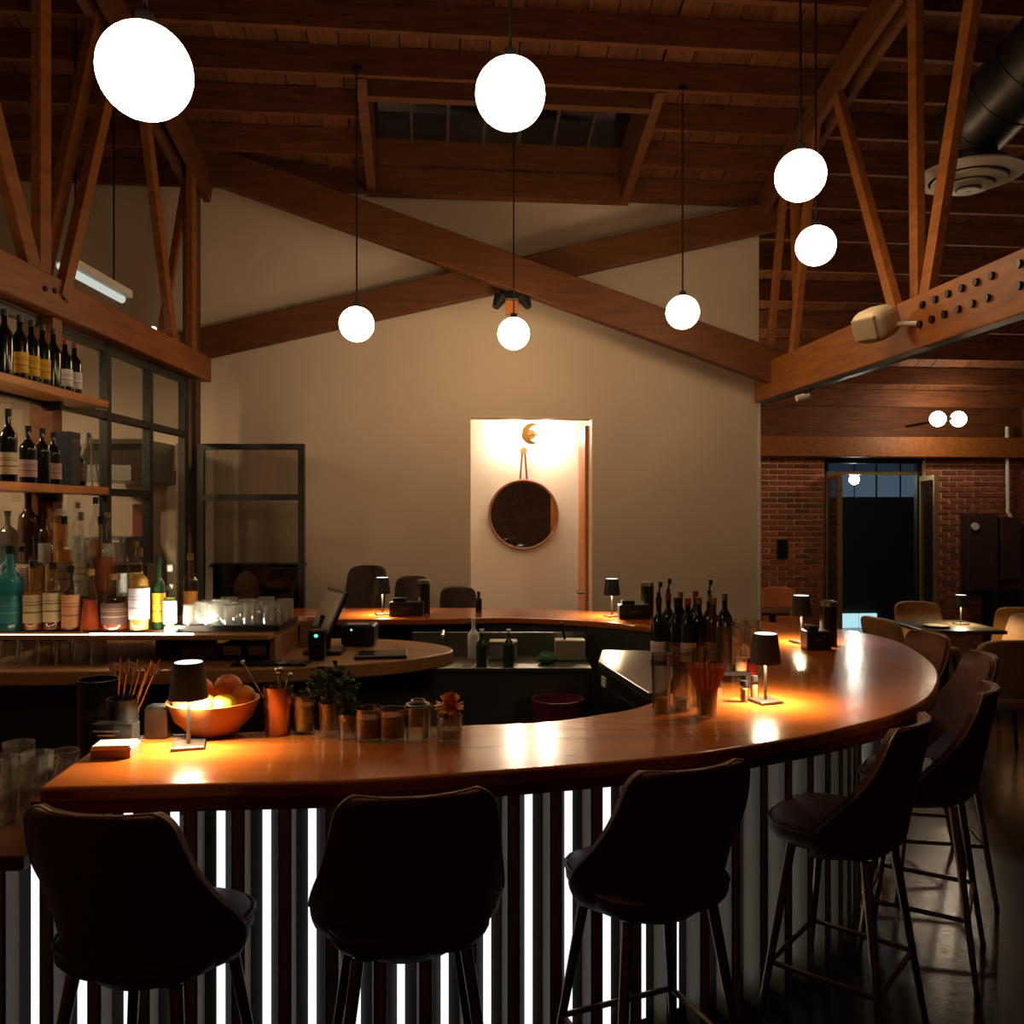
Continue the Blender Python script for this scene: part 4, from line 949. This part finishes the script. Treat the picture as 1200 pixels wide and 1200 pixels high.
# ------------------------------------------------------------------ things on the front bar
ZB = 1.0705
bw = thing('fruit_bowl', 'orange-brown wooden bowl of citrus behind the near lamp', 'bowl', (P(253, 0, 2.64).x, 2.62, ZB))
mb = MB(); mb.lathe([(1e-4, 0), (.055, 0), (.075, .008), (.115, .05), (.138, .105), (.132, .106), (.108, .052), (.07, .016), (1e-4, .014)], n=32); mb.build('bowl', mat('bowl_wood', (.55, .22, .06), .35, var=.15), bw, smooth=True)
bx_, by_ = bw.location.x, bw.location.y
M_ORG = mat('orange_peel', (.75, .24, .02), .45, bump=.2, bscale=200); M_LEM = mat('lemon_peel', (.80, .55, .06), .45, bump=.15, bscale=180); M_BLO = mat('blood_orange_peel', (.62, .13, .02), .45, bump=.2, bscale=200)
fr_ = [('lemon', -.065, -.05, .105, .034, M_LEM, 'lemon at the left of the fruit bowl under the lamp'), ('lemon', -.01, -.065, .105, .034, M_LEM, 'lemon at the front of the fruit bowl'), ('lemon', .05, -.055, .100, .033, M_LEM, 'lemon at the right front of the fruit bowl'),
       ('orange', .035, .03, .135, .043, M_BLO, 'deep orange fruit on top of the fruit bowl'), ('orange', -.055, .04, .125, .040, M_ORG, 'orange at the back left of the fruit bowl'), ('orange', .088, .01, .112, .036, M_ORG, 'orange at the right rim of the fruit bowl')]
for nm, dx, dy, dz, r, m, tx in fr_:
    t = thing(nm, tx, 'fruit', (bx_ + dx, by_ + dy, ZB + dz), 0, 'citrus in the fruit bowl')
    mb = MB(); mb.ball((0, 0, 0), r, 18, 12, (1.2, .95, .95) if nm == 'lemon' else (1, 1, .95)); mb.build('peel', m, t, smooth=True)
    mb = MB(); mb.tube((0, 0, r * .9), (0, 0, r * 1.02), .005, n=7) if nm == 'orange' else mb.tube((r * 1.15, 0, 0), (r * 1.32, 0, 0), .008, .004, n=8); mb.build('stem_end', mat('stem_green', (.12, .15, .03), .6), t)
# cup of picks
cp = thing('pick_cup', 'black cup of gold picks and paper fans by bar end', 'cup', (-1.16, 2.545, ZB))
mb = MB(); mb.lathe([(1e-4, 0), (.042, 0), (.046, .125), (.043, .125), (.039, .008), (1e-4, .008)], n=20); mb.build('cup', M_BLACK, cp, smooth=True)
for k in range(7):
    a_ = random.uniform(-.5, .5); x0 = -.02 + .006 * k
    mb = MB(); mb.tube((x0, 0, .02), (x0 + .02 + .012 * k, random.uniform(-.02, .02), .23 + random.uniform(-.01, .02)), .0025, n=6); mb.build('pick', M_BRASS, cp)
for (x, z) in ((-.02, .225), (.02, .23), (.085, .225)):
    mb = MB()
    for j in range(6):
        a0 = radians(30 + 20 * j); mb.bar((x, -.005, z - .03), (x + .03 * cos(a0), -.005 + .003 * (j % 2), z - .03 + .035 * sin(a0)), .003, .012)
    mb.build('paper_fan', mat('fan_paper', (.35, .26, .20), .8), cp)
bn = thing('black_bin', 'plain black cylinder bin left of the pick cup', 'bin', (P(107, 0, 2.9).x, 2.95, .901))
mb = MB(); mb.lathe([(1e-4, 0), (.062, 0), (.068, .27), (.064, .27), (.058, .01), (1e-4, .01)], n=24); mb.build('body', M_BLACK, bn, smooth=True)
mb = MB(); mb.lathe([(.070, .262), (.070, .272), (.062, .272), (.062, .262), (.070, .262)], n=24); mb.build('rim', M_BLACKM, bn, smooth=True)
mn = thing('menu_stack', 'stack of white and pink menus on bar end', 'menus', (P(138, 0, 2.4).x, 2.385, ZB))
MB().box((0, 0, .012), (.105, .075, .024), .1).build('dark_menus', mat('menu_edge', (.22, .09, .06), .6), mn); MB().box((.002, 0, .027), (.107, .077, .006), .1).build('pink_sheet', mat('pink_paper', (.75, .34, .30), .7), mn); MB().box((.002, -.004, .0335), (.10, .066, .006), .12).build('white_sheet', M_PAPER, mn)
sg = thing('black_card_box', 'black box with pale printed lines behind the menus', 'box', (-1.145, 2.465, ZB))
MB().box((0, .0, .036), (.12, .05, .072)).build('box', M_BLACK, sg, bevel=.003)
for j, (wd, z) in enumerate(((.075, .052), (.05, .04))): MB().box((-.015, -.0255, z), (wd, .002, .004)).build('printed_line', M_PAPER, sg)
nc = thing('napkin_caddy', 'dark napkin caddy between menus and lamp', 'caddy', (P(190, 0, 2.6).x, 2.58, ZB))
MB().box((0, 0, .045), (.07, .06, .09)).build('caddy', mat('caddy_wood', (.012, .006, .003), .4), nc, bevel=.004); MB().box((0, 0, .092), (.06, .05, .008)).build('napkins', M_BLACK, nc)
tc_ = thing('tool_cup', 'copper-coloured metal cup holding bar tools', 'cup', (P(327, 0, 2.63).x, 2.62, ZB))
mb = MB(); mb.lathe([(1e-4, 0), (.038, 0), (.041, .004), (.045, .145), (.043, .146), (.038, .008), (1e-4, .008)], n=24); mb.build('cup', mat('copper', (.62, .32, .17), .25, metal=1), tc_, smooth=True)
for (a_, b_, r) in (((.0, 0, .03), (-.115, .02, .215), .003), ((.01, 0, .03), (.0, .01, .19), .006), ((-.01, .01, .03), (.03, .02, .175), .004)): mb = MB(); mb.tube(a_, b_, r, n=8); mb.ball(b_, r * 2.4, 10, 8); mb.build('bar_tool', M_STEEL, tc_, smooth=True)
# garnish jars
M_HERB = mat('mint_leaf', (.035, .075, .015), .6, var=.3); M_HERB2 = mat('herb_stem', (.06, .09, .03), .6)
def jar(px, d, h, r, tx, contents=None):
    p = P(px, 0, d); return glass_cup((p.x, d, ZB), h, r, r * 1.08, tx, 'garnish glasses along the inner edge', 'garnish_glass', M_GLASSC, contents=contents)
j1 = jar(357, 2.63, .115, .034, 'glass of yellow-green peel beside the tool cup', ('peel', mat('peel', (.40, .24, .03), .6, var=.4, scale=60), .75))
j2 = jar(388, 2.60, .10, .036, 'glass holding a bunch of dark green mint')
def leaves(t, n, zc, sr, m, seed, ls=.022, sx=1.0):
    rn = random.Random(seed); mb = MB()
    for k in range(n):
        an, el, rr = rn.uniform(0, 2 * pi), rn.uniform(-.5, 1.3), sr * rn.uniform(.4, 1)
        c = Vector((rr * cos(an) * cos(el) * sx, rr * sin(an) * cos(el), zc + rr * sin(el)))
        d1_ = Vector((rn.uniform(-1, 1), rn.uniform(-1, 1), rn.uniform(-.4, .8))).normalized(); d2_ = d1_.cross(Vector((rn.uniform(-1, 1), rn.uniform(-1, 1), rn.uniform(-1, 1)))).normalized()
        n_ = d1_.cross(d2_)
        mb.add([c, c + d1_ * ls * .5 + d2_ * ls * .35 + n_ * .003, c + d1_ * ls, c + d1_ * ls * .5 - d2_ * ls * .35 + n_ * .003], [(0, 1, 2), (0, 2, 3)])
    o = mb.build('leaves', m, t); o['kind'] = 'stuff'
    st_ = MB()
    for k in range(7): an = 2 * pi * k / 7; st_.tube((.012 * cos(an), .012 * sin(an), .015), (sr * .5 * cos(an), sr * .5 * sin(an), zc), .002, n=5)
    st_.build('stems', M_HERB2, t)
leaves(j2, 260, .14, .075, M_HERB, 3, .026, 1.1)
j3 = jar(410, 2.57, .075, .034, 'low glass of dark leaves left of the cherry glasses'); leaves(j3, 90, .07, .035, M_HERB, 5)
jar(432, 2.55, .095, .040, 'glass of dark red cherries, first of the red ones', ('cherries', mat('cherry', (.10, .012, .01), .3, var=.4, scale=70, bump=.6, bscale=80), .7))
jar(459, 2.55, .092, .040, 'glass of brighter red garnish next to the cherries', ('garnish', mat('red_garnish', (.28, .04, .015), .35, var=.4, scale=70, bump=.6, bscale=80), .8))
j6 = jar(490, 2.55, .10, .038, 'glass with a wire strainer ring on top')
mb = MB(); rg = [(.034 * cos(2 * pi * k / 20), .034 * sin(2 * pi * k / 20), .105) for k in range(21)]; mb.path(rg, .003, 6); mb.path([(x * .6, y * .6, z + .012) for x, y, z in rg], .002, 6); mb.build('strainer', M_STEEL, j6)
jar(508, 2.62, .085, .034, 'empty garnish glass behind the orange flower')
j8 = jar(527, 2.53, .075, .036, 'small jar of water holding an orange flower', ('water', LQ['clear'], .5))
rn = random.Random(4); mb = MB(); M_PET = mat('orange_petal', (.72, .27, .02), .6, var=.25, scale=30)
for k in range(150):
    an, el = rn.uniform(0, 2 * pi), rn.uniform(-.35, 1.5); r0 = rn.uniform(.01, .03); dr = Vector((cos(an) * cos(el), sin(an) * cos(el), sin(el))); c = Vector((0, 0, .10)) + dr * r0
    sd = dr.cross(Vector((0, 0, 1))).normalized() if abs(dr.z) < .98 else Vector((1, 0, 0))
    mb.add([c - sd * .004, c + dr * .014 - sd * .009, c + dr * .019, c + dr * .014 + sd * .009, c + sd * .004], [(0, 1, 2, 3, 4)])
o = mb.build('petals', M_PET, j8); o['kind'] = 'stuff'
mb = MB(); mb.tube((0, 0, .01), (0, 0, .10), .003, n=6); mb.ball((0, 0, .10), .022, 12, 8); mb.build('flower_core', M_PET, j8, smooth=True)
# right-hand cluster
def tall(px, d, h, tx, cont=None): p = P(px, 0, d); return glass_cup((p.x, d, ZB), h, .030, .035, tx, 'tall glasses right of the bar mat', 'highball_glass', M_GLASSC, contents=cont)
tall(775, 2.90, .20, 'tall highball glass leftmost of the cluster, pale drink in its base', ('drink', LQ['gold'], .25))
tall(799, 2.93, .205, 'tall highball glass in the middle of the cluster', ('drink', LQ['clear'], .2))
tall(821, 3.0, .20, 'tall highball glass behind the coral napkin glass')
nk = glass_cup((P(828, 0, 2.85).x, 2.85, ZB), .085, .033, .036, 'glass stuffed with a fanned coral paper napkin', None, 'napkin_glass', M_GLASSC)
mb = MB(); vs = []; n = 40
for zz, rb in ((.012, .026), (.09, .034), (.165, .062)):
    for k in range(n): an = 2 * pi * k / n; rr = rb * (1 + (.10 if k % 2 else -.10) * (zz > .05)); vs.append((rr * cos(an), rr * sin(an), zz + (.006 if k % 4 == 0 and zz > .1 else 0)))
mb.add(vs, [(j * n + k, j * n + (k + 1) % n, (j + 1) * n + (k + 1) % n, (j + 1) * n + k) for j in range(2) for k in range(n)] + [tuple(range(n))])
mb.build('napkin', mat('coral_paper', (.60, .22, .10), .75), nk)
cdh = thing('straw_caddy', 'black straw caddy standing on three dark feet', 'caddy', (P(856, 0, 3.35).x, 3.33, ZB))
MB().box((.0, 0, .055), (.13, .07, .015)).build('tray', M_BLACKM, cdh)
for x in (-.055, .055): MB().box((x, 0, .025), (.018, .06, .05)).build('foot', M_BLACK, cdh)
mb = MB(); mb.lathe([(1e-4, .0), (.03, 0), (.032, .17), (.028, .17), (.026, .01), (1e-4, .01)], (-.03, 0, .063), n=18); mb.build('cup', M_BLACK, cdh, smooth=True)
for k in range(12):
    an = 2 * pi * k / 12; mb = MB(); mb.tube((-.03 + .015 * cos(an), .015 * sin(an), .08), (-.03 + .025 * cos(an), .022 * sin(an), .25 + .008 * (k % 3)), .0035, n=6); mb.build('straw', M_BLACK if k % 3 else M_PAPER, cdh)
mb = MB(); mb.lathe([(1e-4, 0), (.022, 0), (.025, .05), (.022, .05), (1e-4, .048)], (.035, 0, .063), n=16); mb.build('ramekin', mat('pale_ceramic', (.7, .5, .3), .4), cdh, smooth=True)
for k, (px, d) in enumerate(((862, 3.55), (873, 3.62), (882, 3.55), (868, 3.75), (880, 3.8))):
    p = P(px, 0, d); t = thing('coupe_glass', f'cut coupe glass in the clear cluster by the lamp, {ORD[k]} of five', 'glass', (p.x, d, ZB), 0, 'coupe glasses by the lamp'); mb = MB()
    mb.lathe([(1e-4, 0), (.034, 0), (.032, .004), (.005, .01), (.005, .10), (.012, .11), (.034, .14), (.038, .20), (.036, .20), (.030, .143), (1e-4, .115)], n=18); mb.build('bowl', M_CUT, t)
rj = thing('red_votive', 'red glass votive candle among the coupes', 'candle', (P(877, 0, 3.42).x, 3.40, ZB)); mb = MB(); mb.lathe([(1e-4, 0), (.028, 0), (.032, .09), (.029, .09), (.025, .01), (1e-4, .01)], n=18); mb.build('cup', mat('red_glass', (.5, .03, .02), .15, trans=.6), rj, smooth=True); mb = MB(); mb.tube((0, 0, .012), (0, 0, .05), .02, n=14); mb.build('wax', M_PAPER, rj)
for k, (px, d, h) in enumerate(((872, 3.06, .075), (884, 3.10, .085))):
    p = P(px, 0, d); t = thing('shaker', f'small clear seasoning shaker by second lamp, {("nearer", "taller")[k]} one', 'shaker', (p.x, d, ZB), 0, 'seasoning shakers'); mb = MB(); mb.lathe([(1e-4, 0), (.014, 0), (.015, h * .7), (.011, h * .78), (1e-4, h * .78)], n=14); mb.build('jar', M_GLASSC, t, smooth=True)
    mb = MB(); mb.lathe([(1e-4, .004), (.0115, .004), (.0125, h * .6), (1e-4, h * .6)], n=12); mb.build('spice', mat('spice', (.6, .35, .12), .8), t); mb = MB(); mb.lathe([(.0125, h * .76), (.0125, h), (1e-4, h * 1.02)], n=14); mb.build('lid', M_BLACKM, t, smooth=True)
# wine bottle cluster on the bar
GW = 'wine bottles clustered on the bar'
wl = [(772, 3.80, L_WHT, 'black', 'white-labelled wine bottle with pourer, leftmost of the bar cluster', True), (783, 3.98, None, 'red', 'red-capped dark wine bottle second from left in bar cluster', True), (793, 3.78, L_DK, 'black', 'dark wine bottle with dark label, front of the bar cluster', False), (797, 4.05, None, 'gold', 'gold-capped dark wine bottle at the back of bar cluster', False),
      (806, 3.76, L_CRM, 'red', 'wine bottle with cream label in the middle of bar cluster', False), (815, 4.10, None, 'red', 'dark red-capped wine bottle behind the cream label', False), (819, 3.80, L_DK, 'gold', 'dark bottle with framed dark label right of cream label', False), (831, 3.92, None, 'steel', 'dark bottle with tall pourer near right of bar cluster', True), (836, 3.78, L_BRN, 'gold', 'slim brown-labelled bottle right of the tall pourer', False), (849, 3.97, None, 'gold', 'dark gold-necked bottle at right end of bar cluster', False)]
for px, d, lb, cp_, tx, pr in wl:
    p = P(px, 0, d); bottle((p.x, d, ZB), .30, .037, G_DARK if px not in (836, 846) else G_BROWN, tx, GW, cp_, None, (lb, .08, .36) if lb else None, 'wine', pour=pr)
# black caddies and canisters by the far lamps
def caddy(px, d, wd, tx, can=None):
    p = P(px, 0, d); t = thing('black_caddy', tx, 'caddy', (p.x, d, ZB), 0, 'black table caddies on the bar')
    MB().box((0, 0, .045), (wd, .10, .09)).build('box', M_BLACK, t, bevel=.004); MB().box((0, -.0505, .05), (wd * .3, .003, .008)).build('badge', M_STEELD, t)
    MB().box((-wd * .2, 0, .10), (wd * .4, .07, .03)).build('napkins', M_BLACKM, t)
    if can:
        q = thing('black_canister', can, 'canister', (p.x + .10, d + .10, ZB)); mb = MB(); mb.lathe([(1e-4, 0), (.042, 0), (.042, .20), (1e-4, .20)], n=20); mb.build('body', M_BLACK, q, smooth=True); mb = MB(); mb.lathe([(1e-4, .2), (.044, .2), (.044, .222), (.02, .23), (1e-4, .23)], n=20); mb.build('lid', M_STEEL, q, smooth=True)
    return t
caddy(956, 4.25, .12, 'black caddy beside the lamp on far right curve', 'black canister with steel lid behind right curve caddy')
caddy(743, 5.45, .20, 'black caddy on far counter right of the doorway', 'black canister with steel lid on far counter right')
caddy(477, 5.62, .22, 'black caddy on far counter beside the terminal', 'black canister with steel lid on far counter left')
bt = bottle((P(561, 0, 5.8).x, 5.8, ZB), .14, .022, G_DARK, 'small black bottle alone on far counter before doorway', None, 'black')

# ------------------------------------------------------------------ point of sale on the back bar
ps = thing('sales_terminal', 'black touchscreen till seen edge-on at back bar end', 'till', (P(385, 0, 4.1).x, 4.12, 1.0705))
q = P(385, 715, 4.1) - ps.location
Rs = Matrix.Rotation(radians(-62), 3, 'Z') @ Matrix.Rotation(radians(-24), 3, 'X')
MB().box((q.x, 0, .20), (.30, .018, .22), m=Rs).build('screen', M_BLACK, ps, bevel=.004)
MB().box(Vector((q.x, 0, .20)) + Rs @ Vector((0, -.0105, 0)), (.27, .003, .19), m=Rs).build('display', mat('screen_glass', (.30, .25, .20), .25), ps)
mb = MB(); mb.bar((q.x - .03, 0, .02), (q.x - .01, 0, .18), .06, .04); mb.build('stand', M_BLACK, ps); MB().box((q.x - .02, 0, .01), (.18, .16, .02)).build('base', M_BLACK, ps, bevel=.005)
cr = thing('card_reader', 'black card reader with green light before the till', 'card reader', (P(371, 0, 3.9).x, 3.92, 1.0705))
MB().box((0, 0, .07), (.075, .06, .14)).build('body', M_BLACK, cr, bevel=.008); mb = MB(); mb.ball((0, -.032, .115), .010, 12, 8, (1, .3, .8)); mb.build('indicator', emit('green_led', (.15, .9, .55), 1.3), cr); MB().box((0, -.0315, .05), (.05, .004, .05)).build('keypad', M_BLACKM, cr)
rp = thing('receipt_printer', 'black receipt printer right of the till', 'printer', (P(414, 0, 4.3).x + .02, 4.38, 1.0705))
MB().box((0, 0, .055), (.17, .16, .11)).build('body', M_BLACK, rp, bevel=.02, seg=3); MB().box((0, -.045, .111), (.10, .03, .004)).build('paper_slot', M_PAPER, rp); mb = MB(); mb.ball((-.03, -.08, .085), .006, 8, 6); mb.build('indicator', emit('teal_led', (.2, .8, .7), 1.2), rp)
tb = thing('clip_tablet', 'dark flat tablet lying on the round end of back bar', 'tablet', (P(448, 0, 4.05).x, 4.02, 1.0705))
MB().box((0, 0, .008), (.24, .17, .016), .12).build('case', M_BLACK, tb, bevel=.004); MB().box((0, 0, .0168), (.21, .14, .002), .12).build('screen', mat('tablet_glass', (.05, .05, .055), .1), tb)
pb = thing('paper_box', 'brown paper box left of the till', 'box', (P(339, 0, 4.3).x + .105, 4.35, 1.0705))
MB().box((0, 0, .065), (.10, .12, .13)).build('box', mat('kraft_card', (.24, .12, .07), .7), pb, bevel=.003); MB().box((.01, -.02, .14), (.07, .05, .02), .3).build('receipts', mat('receipts_paper', (.45, .28, .2), .7), pb)
mt = thing('service_mat', 'black rubber service mat on the back bar front edge', 'mat', (P(315, 0, 3.76).x, 3.80, 1.0705)); MB().box((0, 0, .006), (.33, .10, .012)).build('mat', M_BLACK, mt, bevel=.002)
for k in range(6): MB().box((-.14 + .056 * k, 0, .0135), (.01, .09, .004)).build('rib', M_BLACKM, mt)
bk = [(-1.46, .16, mat('folded_grey_cloth', (.40, .32, .27), .8), 'folded grey towel in the cubby below the tray', 'towel', 'towel', .045), (-1.30, .10, mat('dark_ledger', (.03, .03, .045), .6), 'dark ledger in the cubby below the tray', 'ledger', 'book', .07), (-1.185, .10, mat('green_ledger', (.02, .12, .05), .6), 'green ledger in the cubby below the tray', 'ledger', 'book', .07)]
for x, wd, m, tx, nm, ct, h in bk:
    t = thing(nm, tx, ct, (x, 4.05, 1.0705)); MB().box((0, 0, h / 2), (wd - .006, .16, h)).build('cover', m, t, bevel=.006); MB().box((0, -.002, h / 2), (wd - .02, .162, h * .6)).build('edge', m if nm == 'towel' else M_PAPER, t)

# ------------------------------------------------------------------ bartender's side under the far counter
und = thing('steel_sink_unit', 'steel sink and drainer unit below the far counter', 'sink', (.1, 5.15, 0))
MB().box((-.08, 5.08, .42), (1.05, .42, .84)).build('body', M_STEELD, und, world=True, bevel=.006); MB().box((-.08, 5.08, .85), (1.07, .45, .025)).build('drainer', M_STEELD, und, world=True, bevel=.004); MB().box((-.08, 5.29, .93), (1.07, .03, .15)).build('splashback', M_STEELD, und, world=True)
mb = MB(); mb.path([(-.42, 5.25, .86), (-.42, 5.25, 1.0), (-.42, 5.22, 1.02), (-.42, 5.14, 1.0)], .012); mb.build('tap', M_STEEL, und, world=True)
for k, px in enumerate((564, 596)):
    p = P(px, 0, 4.85); bottle((p.x, 4.93, .8635), .21, .034, G_GREEN, f'green water bottle standing on the sink drainer, {("left", "right")[k]} one', 'green bottles on the sink unit', 'white')
bottle((P(554, 0, 5.1).x, 5.2, .8635), .24, .035, M_WHITE, 'white plastic bottle behind the green bottles', None, 'white', name='spray_bottle')
pc = thing('pink_bin', 'dull pink bin hung below the far counter', 'bin', (P(653, 0, 4.75).x, 4.70, 0)); mb = MB(); mb.lathe([(1e-4, 0), (.11, 0), (.14, .72), (.135, .72), (.1, .01), (1e-4, .01)], n=20); mb.build('body', mat('pink_plastic', (.16, .02, .05), .5), pc, smooth=True); mb = MB(); mb.lathe([(.144, .705), (.144, .725), (.134, .725), (.134, .705), (.144, .705)], n=20); mb.build('rim', mat('pink_rim', (.13, .02, .04), .5), pc, smooth=True)
cl = thing('green_cloth', 'crumpled green cloth on the sink drainer', 'cloth', (P(641, 0, 5.0).x, 5.0, .8635)); mb = MB(); mb.ball((0, 0, .03), .06, 18, 10, (1, .8, .55)); rn = random.Random(2); mb.v = [(x * rn.uniform(.85, 1.1), y * rn.uniform(.85, 1.1), max(0, z * rn.uniform(.8, 1.15))) for x, y, z in mb.v]; mb.build('cloth', mat('green_fabric', (.05, .16, .08), .8), cl, smooth=True)
cbx = thing('condiment_box', 'pale lidded condiment box on the sink unit', 'box', (P(590, 0, 5.2).x, 5.16, .8635)); MB().box((0, 0, .05), (.16, .11, .10)).build('tub', mat('dull_tub', (.22, .20, .17), .5), cbx, bevel=.006); MB().box((0, 0, .105), (.17, .12, .012)).build('lid', mat('tub_lid', (.3, .2, .13), .5), cbx, bevel=.004)
ub = thing('cutting_board_tub', 'pale tub at the right of the sink unit', 'tub', (P(672, 0, 5.1).x - .02, 5.14, .8635)); MB().box((0, 0, .06), (.18, .12, .12)).build('tub', mat('beige_tub', (.30, .27, .2), .6), ub, bevel=.006); mb = MB(); mb.tube((-.03, 0, .12), (-.05, 0, .22), .008); mb.build('knife', M_BLACK, ub)
ic = thing('under_counter_fridge', 'black under-counter fridge with steel top beside wine bottles', 'fridge', (.62, 4.4, 0))
fp_ = [(.46, 4.55), (.60, 3.75), (.66, 3.75), (.78, 4.10), (.88, 4.60), (.78, 4.90), (.52, 4.92)]
MB().prism(fp_, 0, .93).build('body', M_BLACK, ic, world=True, bevel=.008); MB().prism([(x * 1.0, y) for x, y in fp_], .93, .955).build('top', M_STEEL, ic, world=True, bevel=.004)
mb = MB(); mb.bar((.474, 4.44, .70), (.578, 3.86, .70), .008, .30); mb.build('door_panel', M_BLACKM, ic, world=True); mb = MB(); mb.bar((.470, 4.46, .87), (.482, 4.39, .87), .008, .05); mb.build('badge', M_WHITE, ic, world=True)

# ------------------------------------------------------------------ chairs beyond the far counter
def shell_chair(name, label, loc, rz, w_, seat_h, top_h, m, legm, group, cat='chair'):
    t = thing(name, label, cat, loc, rz, group); hw = w_ / 2
    mb = MB(); nv, nu = 10, 12
    def pt(u, v_, o): 
        k_ = 1 - .12 * v_ - (.12 * max(0, (v_ - .8) / .2) ** 2); return (hw * u * k_, -.2 - .07 * v_ + .10 * abs(u) ** 2 * (1 - .5 * v_) + o, seat_h - .02 + (top_h - seat_h + .02) * v_ - .02 * abs(u) ** 4 * (v_ > .95))
    W = nu + 1; N = W * (nv + 1); vs = [pt(-1 + 2 * i / nu, j / nv, o) for o in (0, .05) for j in range(nv + 1) for i in range(nu + 1)]; fs = []
    for j in range(nv):
        for i in range(nu): a_ = j * W + i; fs += [(a_, a_ + 1, a_ + W + 1, a_ + W), (N + a_, N + a_ + W, N + a_ + W + 1, N + a_ + 1)]
    for i in range(nu): fs += [(i, N + i, N + i + 1, i + 1), (nv * W + i, nv * W + i + 1, N + nv * W + i + 1, N + nv * W + i)]
    for j in range(nv): fs += [(j * W, (j + 1) * W, N + (j + 1) * W, N + j * W), (j * W + nu, N + j * W + nu, N + (j + 1) * W + nu, (j + 1) * W + nu)]
    mb.add(vs, fs); mb.build('backrest', m, t, smooth=True, bevel=.012)
    MB().box((0, .0, seat_h - .045), (w_ * .96, .44, .09)).build('seat', m, t, bevel=.03, seg=3)
    for sx in (-1, 1):
        for sy in (-1, 1): mb = MB(); mb.tube((sx * hw * .75, sy * .16, seat_h - .08), (sx * hw * .9, sy * .19, 0), .016, .011, n=10); mb.build('leg', legm, t, smooth=True)
    return t
GF = 'brown chairs beyond the far counter'
shell_chair('high_chair', 'tall dark brown leather chair beyond far counter, left of lamp', (P(425, 0, 6.55).x - .04, 6.50, 0), pi - .3, .36, .86, 1.33, mat('dark_chair_leather', (.035, .016, .010), .5), M_BRONZE, GF)
shell_chair('high_chair', 'tall brown leather chair beyond far counter behind the black caddy', (P(478, 0, 6.5).x + .02, 6.45, 0), pi, .30, .82, 1.25, MATS['dark_chair_leather'], M_BRONZE, GF)
shell_chair('high_chair', 'lower purplish-brown leather chair beyond far counter, rightmost', (P(512, 0, 6.7).x + .20, 6.55, 0), pi + .2, .32, .76, 1.16, mat('plum_leather', (.045, .022, .024), .45), M_BRONZE, GF)
sbd = thing('sideboard', 'black sideboard behind the swung-open steel glass door', 'cabinet', (-1.98, 6.68, 0))
MB().box((0, 0, .66), (.66, .20, 1.32)).build('body', M_BLACK, sbd, bevel=.006); MB().box((0, 0, 1.335), (.70, .22, .03)).build('top', M_BLACKM, sbd, bevel=.004)
for sx in (-1, 1): MB().box((sx * .165, -.105, .66), (.31, .012, 1.22)).build('door', M_BLACKM, sbd)
cu = thing('round_cushion', 'brown oval cushion propped behind the steel glass door', 'cushion', (P(290, 0, 6.52).x, 6.505, 0)); MB().box((0, 0, .525), (.20, .09, 1.05)).build('stand', M_BLACK, cu, bevel=.006); mb = MB(); mb.ball((0, 0, 1.17), .13, 20, 12, (.75, .28, 1.0)); mb.build('cushion', mat('mid_leather', (.20, .095, .035), .5), cu, smooth=True)  # oval and stand added where a chair shows in the glass
# ------------------------------------------------------------------ dining area
GD = 'tan dining chairs at right'
def dchair(px, py, d, tx, rz, m=M_LEATHT, w_=.50, th=.86):
    p = P(px, 0, d); return shell_chair('dining_chair', tx, (p.x, d, 0), rz, w_, .46, th, m, M_BLACKM, GD)
dchair(1052, 720, 7.3, 'tan dining chair with back to the bar end, left of first table', pi / 2 + .3 + pi)
dchair(1085, 712, 8.3, 'tan dining chair behind the first table', pi)
dchair(1170, 745, 6.1, 'large tan dining chair with back to camera at right edge', .1, w_=.62, th=.87)
dchair(1178, 730, 7.4, 'tan dining chair at right end of first table', pi / 2)
dchair(1192, 718, 8.2, 'orange-tan dining chair at far right edge', -.3, mat('orange_leather', (.45, .20, .05), .5))
dchair(918, 690, 9.25, 'orange chair against the brick wall left of the double doors', pi, mat('orange_seat', (.42, .13, .035), .5), w_=.40, th=.92)
def table(px, d, sx, sy, tx):
    p = P(px, 0, d); t = thing('dining_table', tx, 'table', (p.x, d, 0)); MB().box((0, 0, .735), (sx, sy, .03)).build('tabletop', mat('dark_table_top', (.05, .04, .025), .25), t, bevel=.004)
    mb = MB(); mb.tube((0, 0, .02), (0, 0, .72), .035, n=12); mb.build('pedestal', M_BLACKM, t); mb = MB(); mb.lathe([(1e-4, 0), (.24, 0), (.24, .012), (.05, .03), (1e-4, .03)], n=24); mb.build('foot', M_BLACKM, t); return t
table(1107, 7.55, .68, .75, 'dark dining table with a small lamp right of the bar')
table(905, 8.75, .60, .55, 'dark table before the orange chair by brick wall')
tl_ = table_lamp((P(1126, 0, 7.6).x, 7.6, .751), 'small dark table lamp on the dining table at right', .26, 1.1)
pl = thing('dinner_plate', 'white plate on the dining table near the lamp', 'plate', (P(1096, 0, 7.45).x, 7.42, .751)); mb = MB(); mb.lathe([(1e-4, 0), (.06, 0), (.11, .012), (.108, .016), (.06, .005), (1e-4, .004)], n=28); mb.build('plate', mat('dim_china', (.4, .38, .34), .3), pl, smooth=True); mb = MB(); mb.lathe([(.110, .0115), (.112, .0165), (.106, .0168), (.110, .0115)], n=28); mb.build('rim', M_BLACKM, pl)
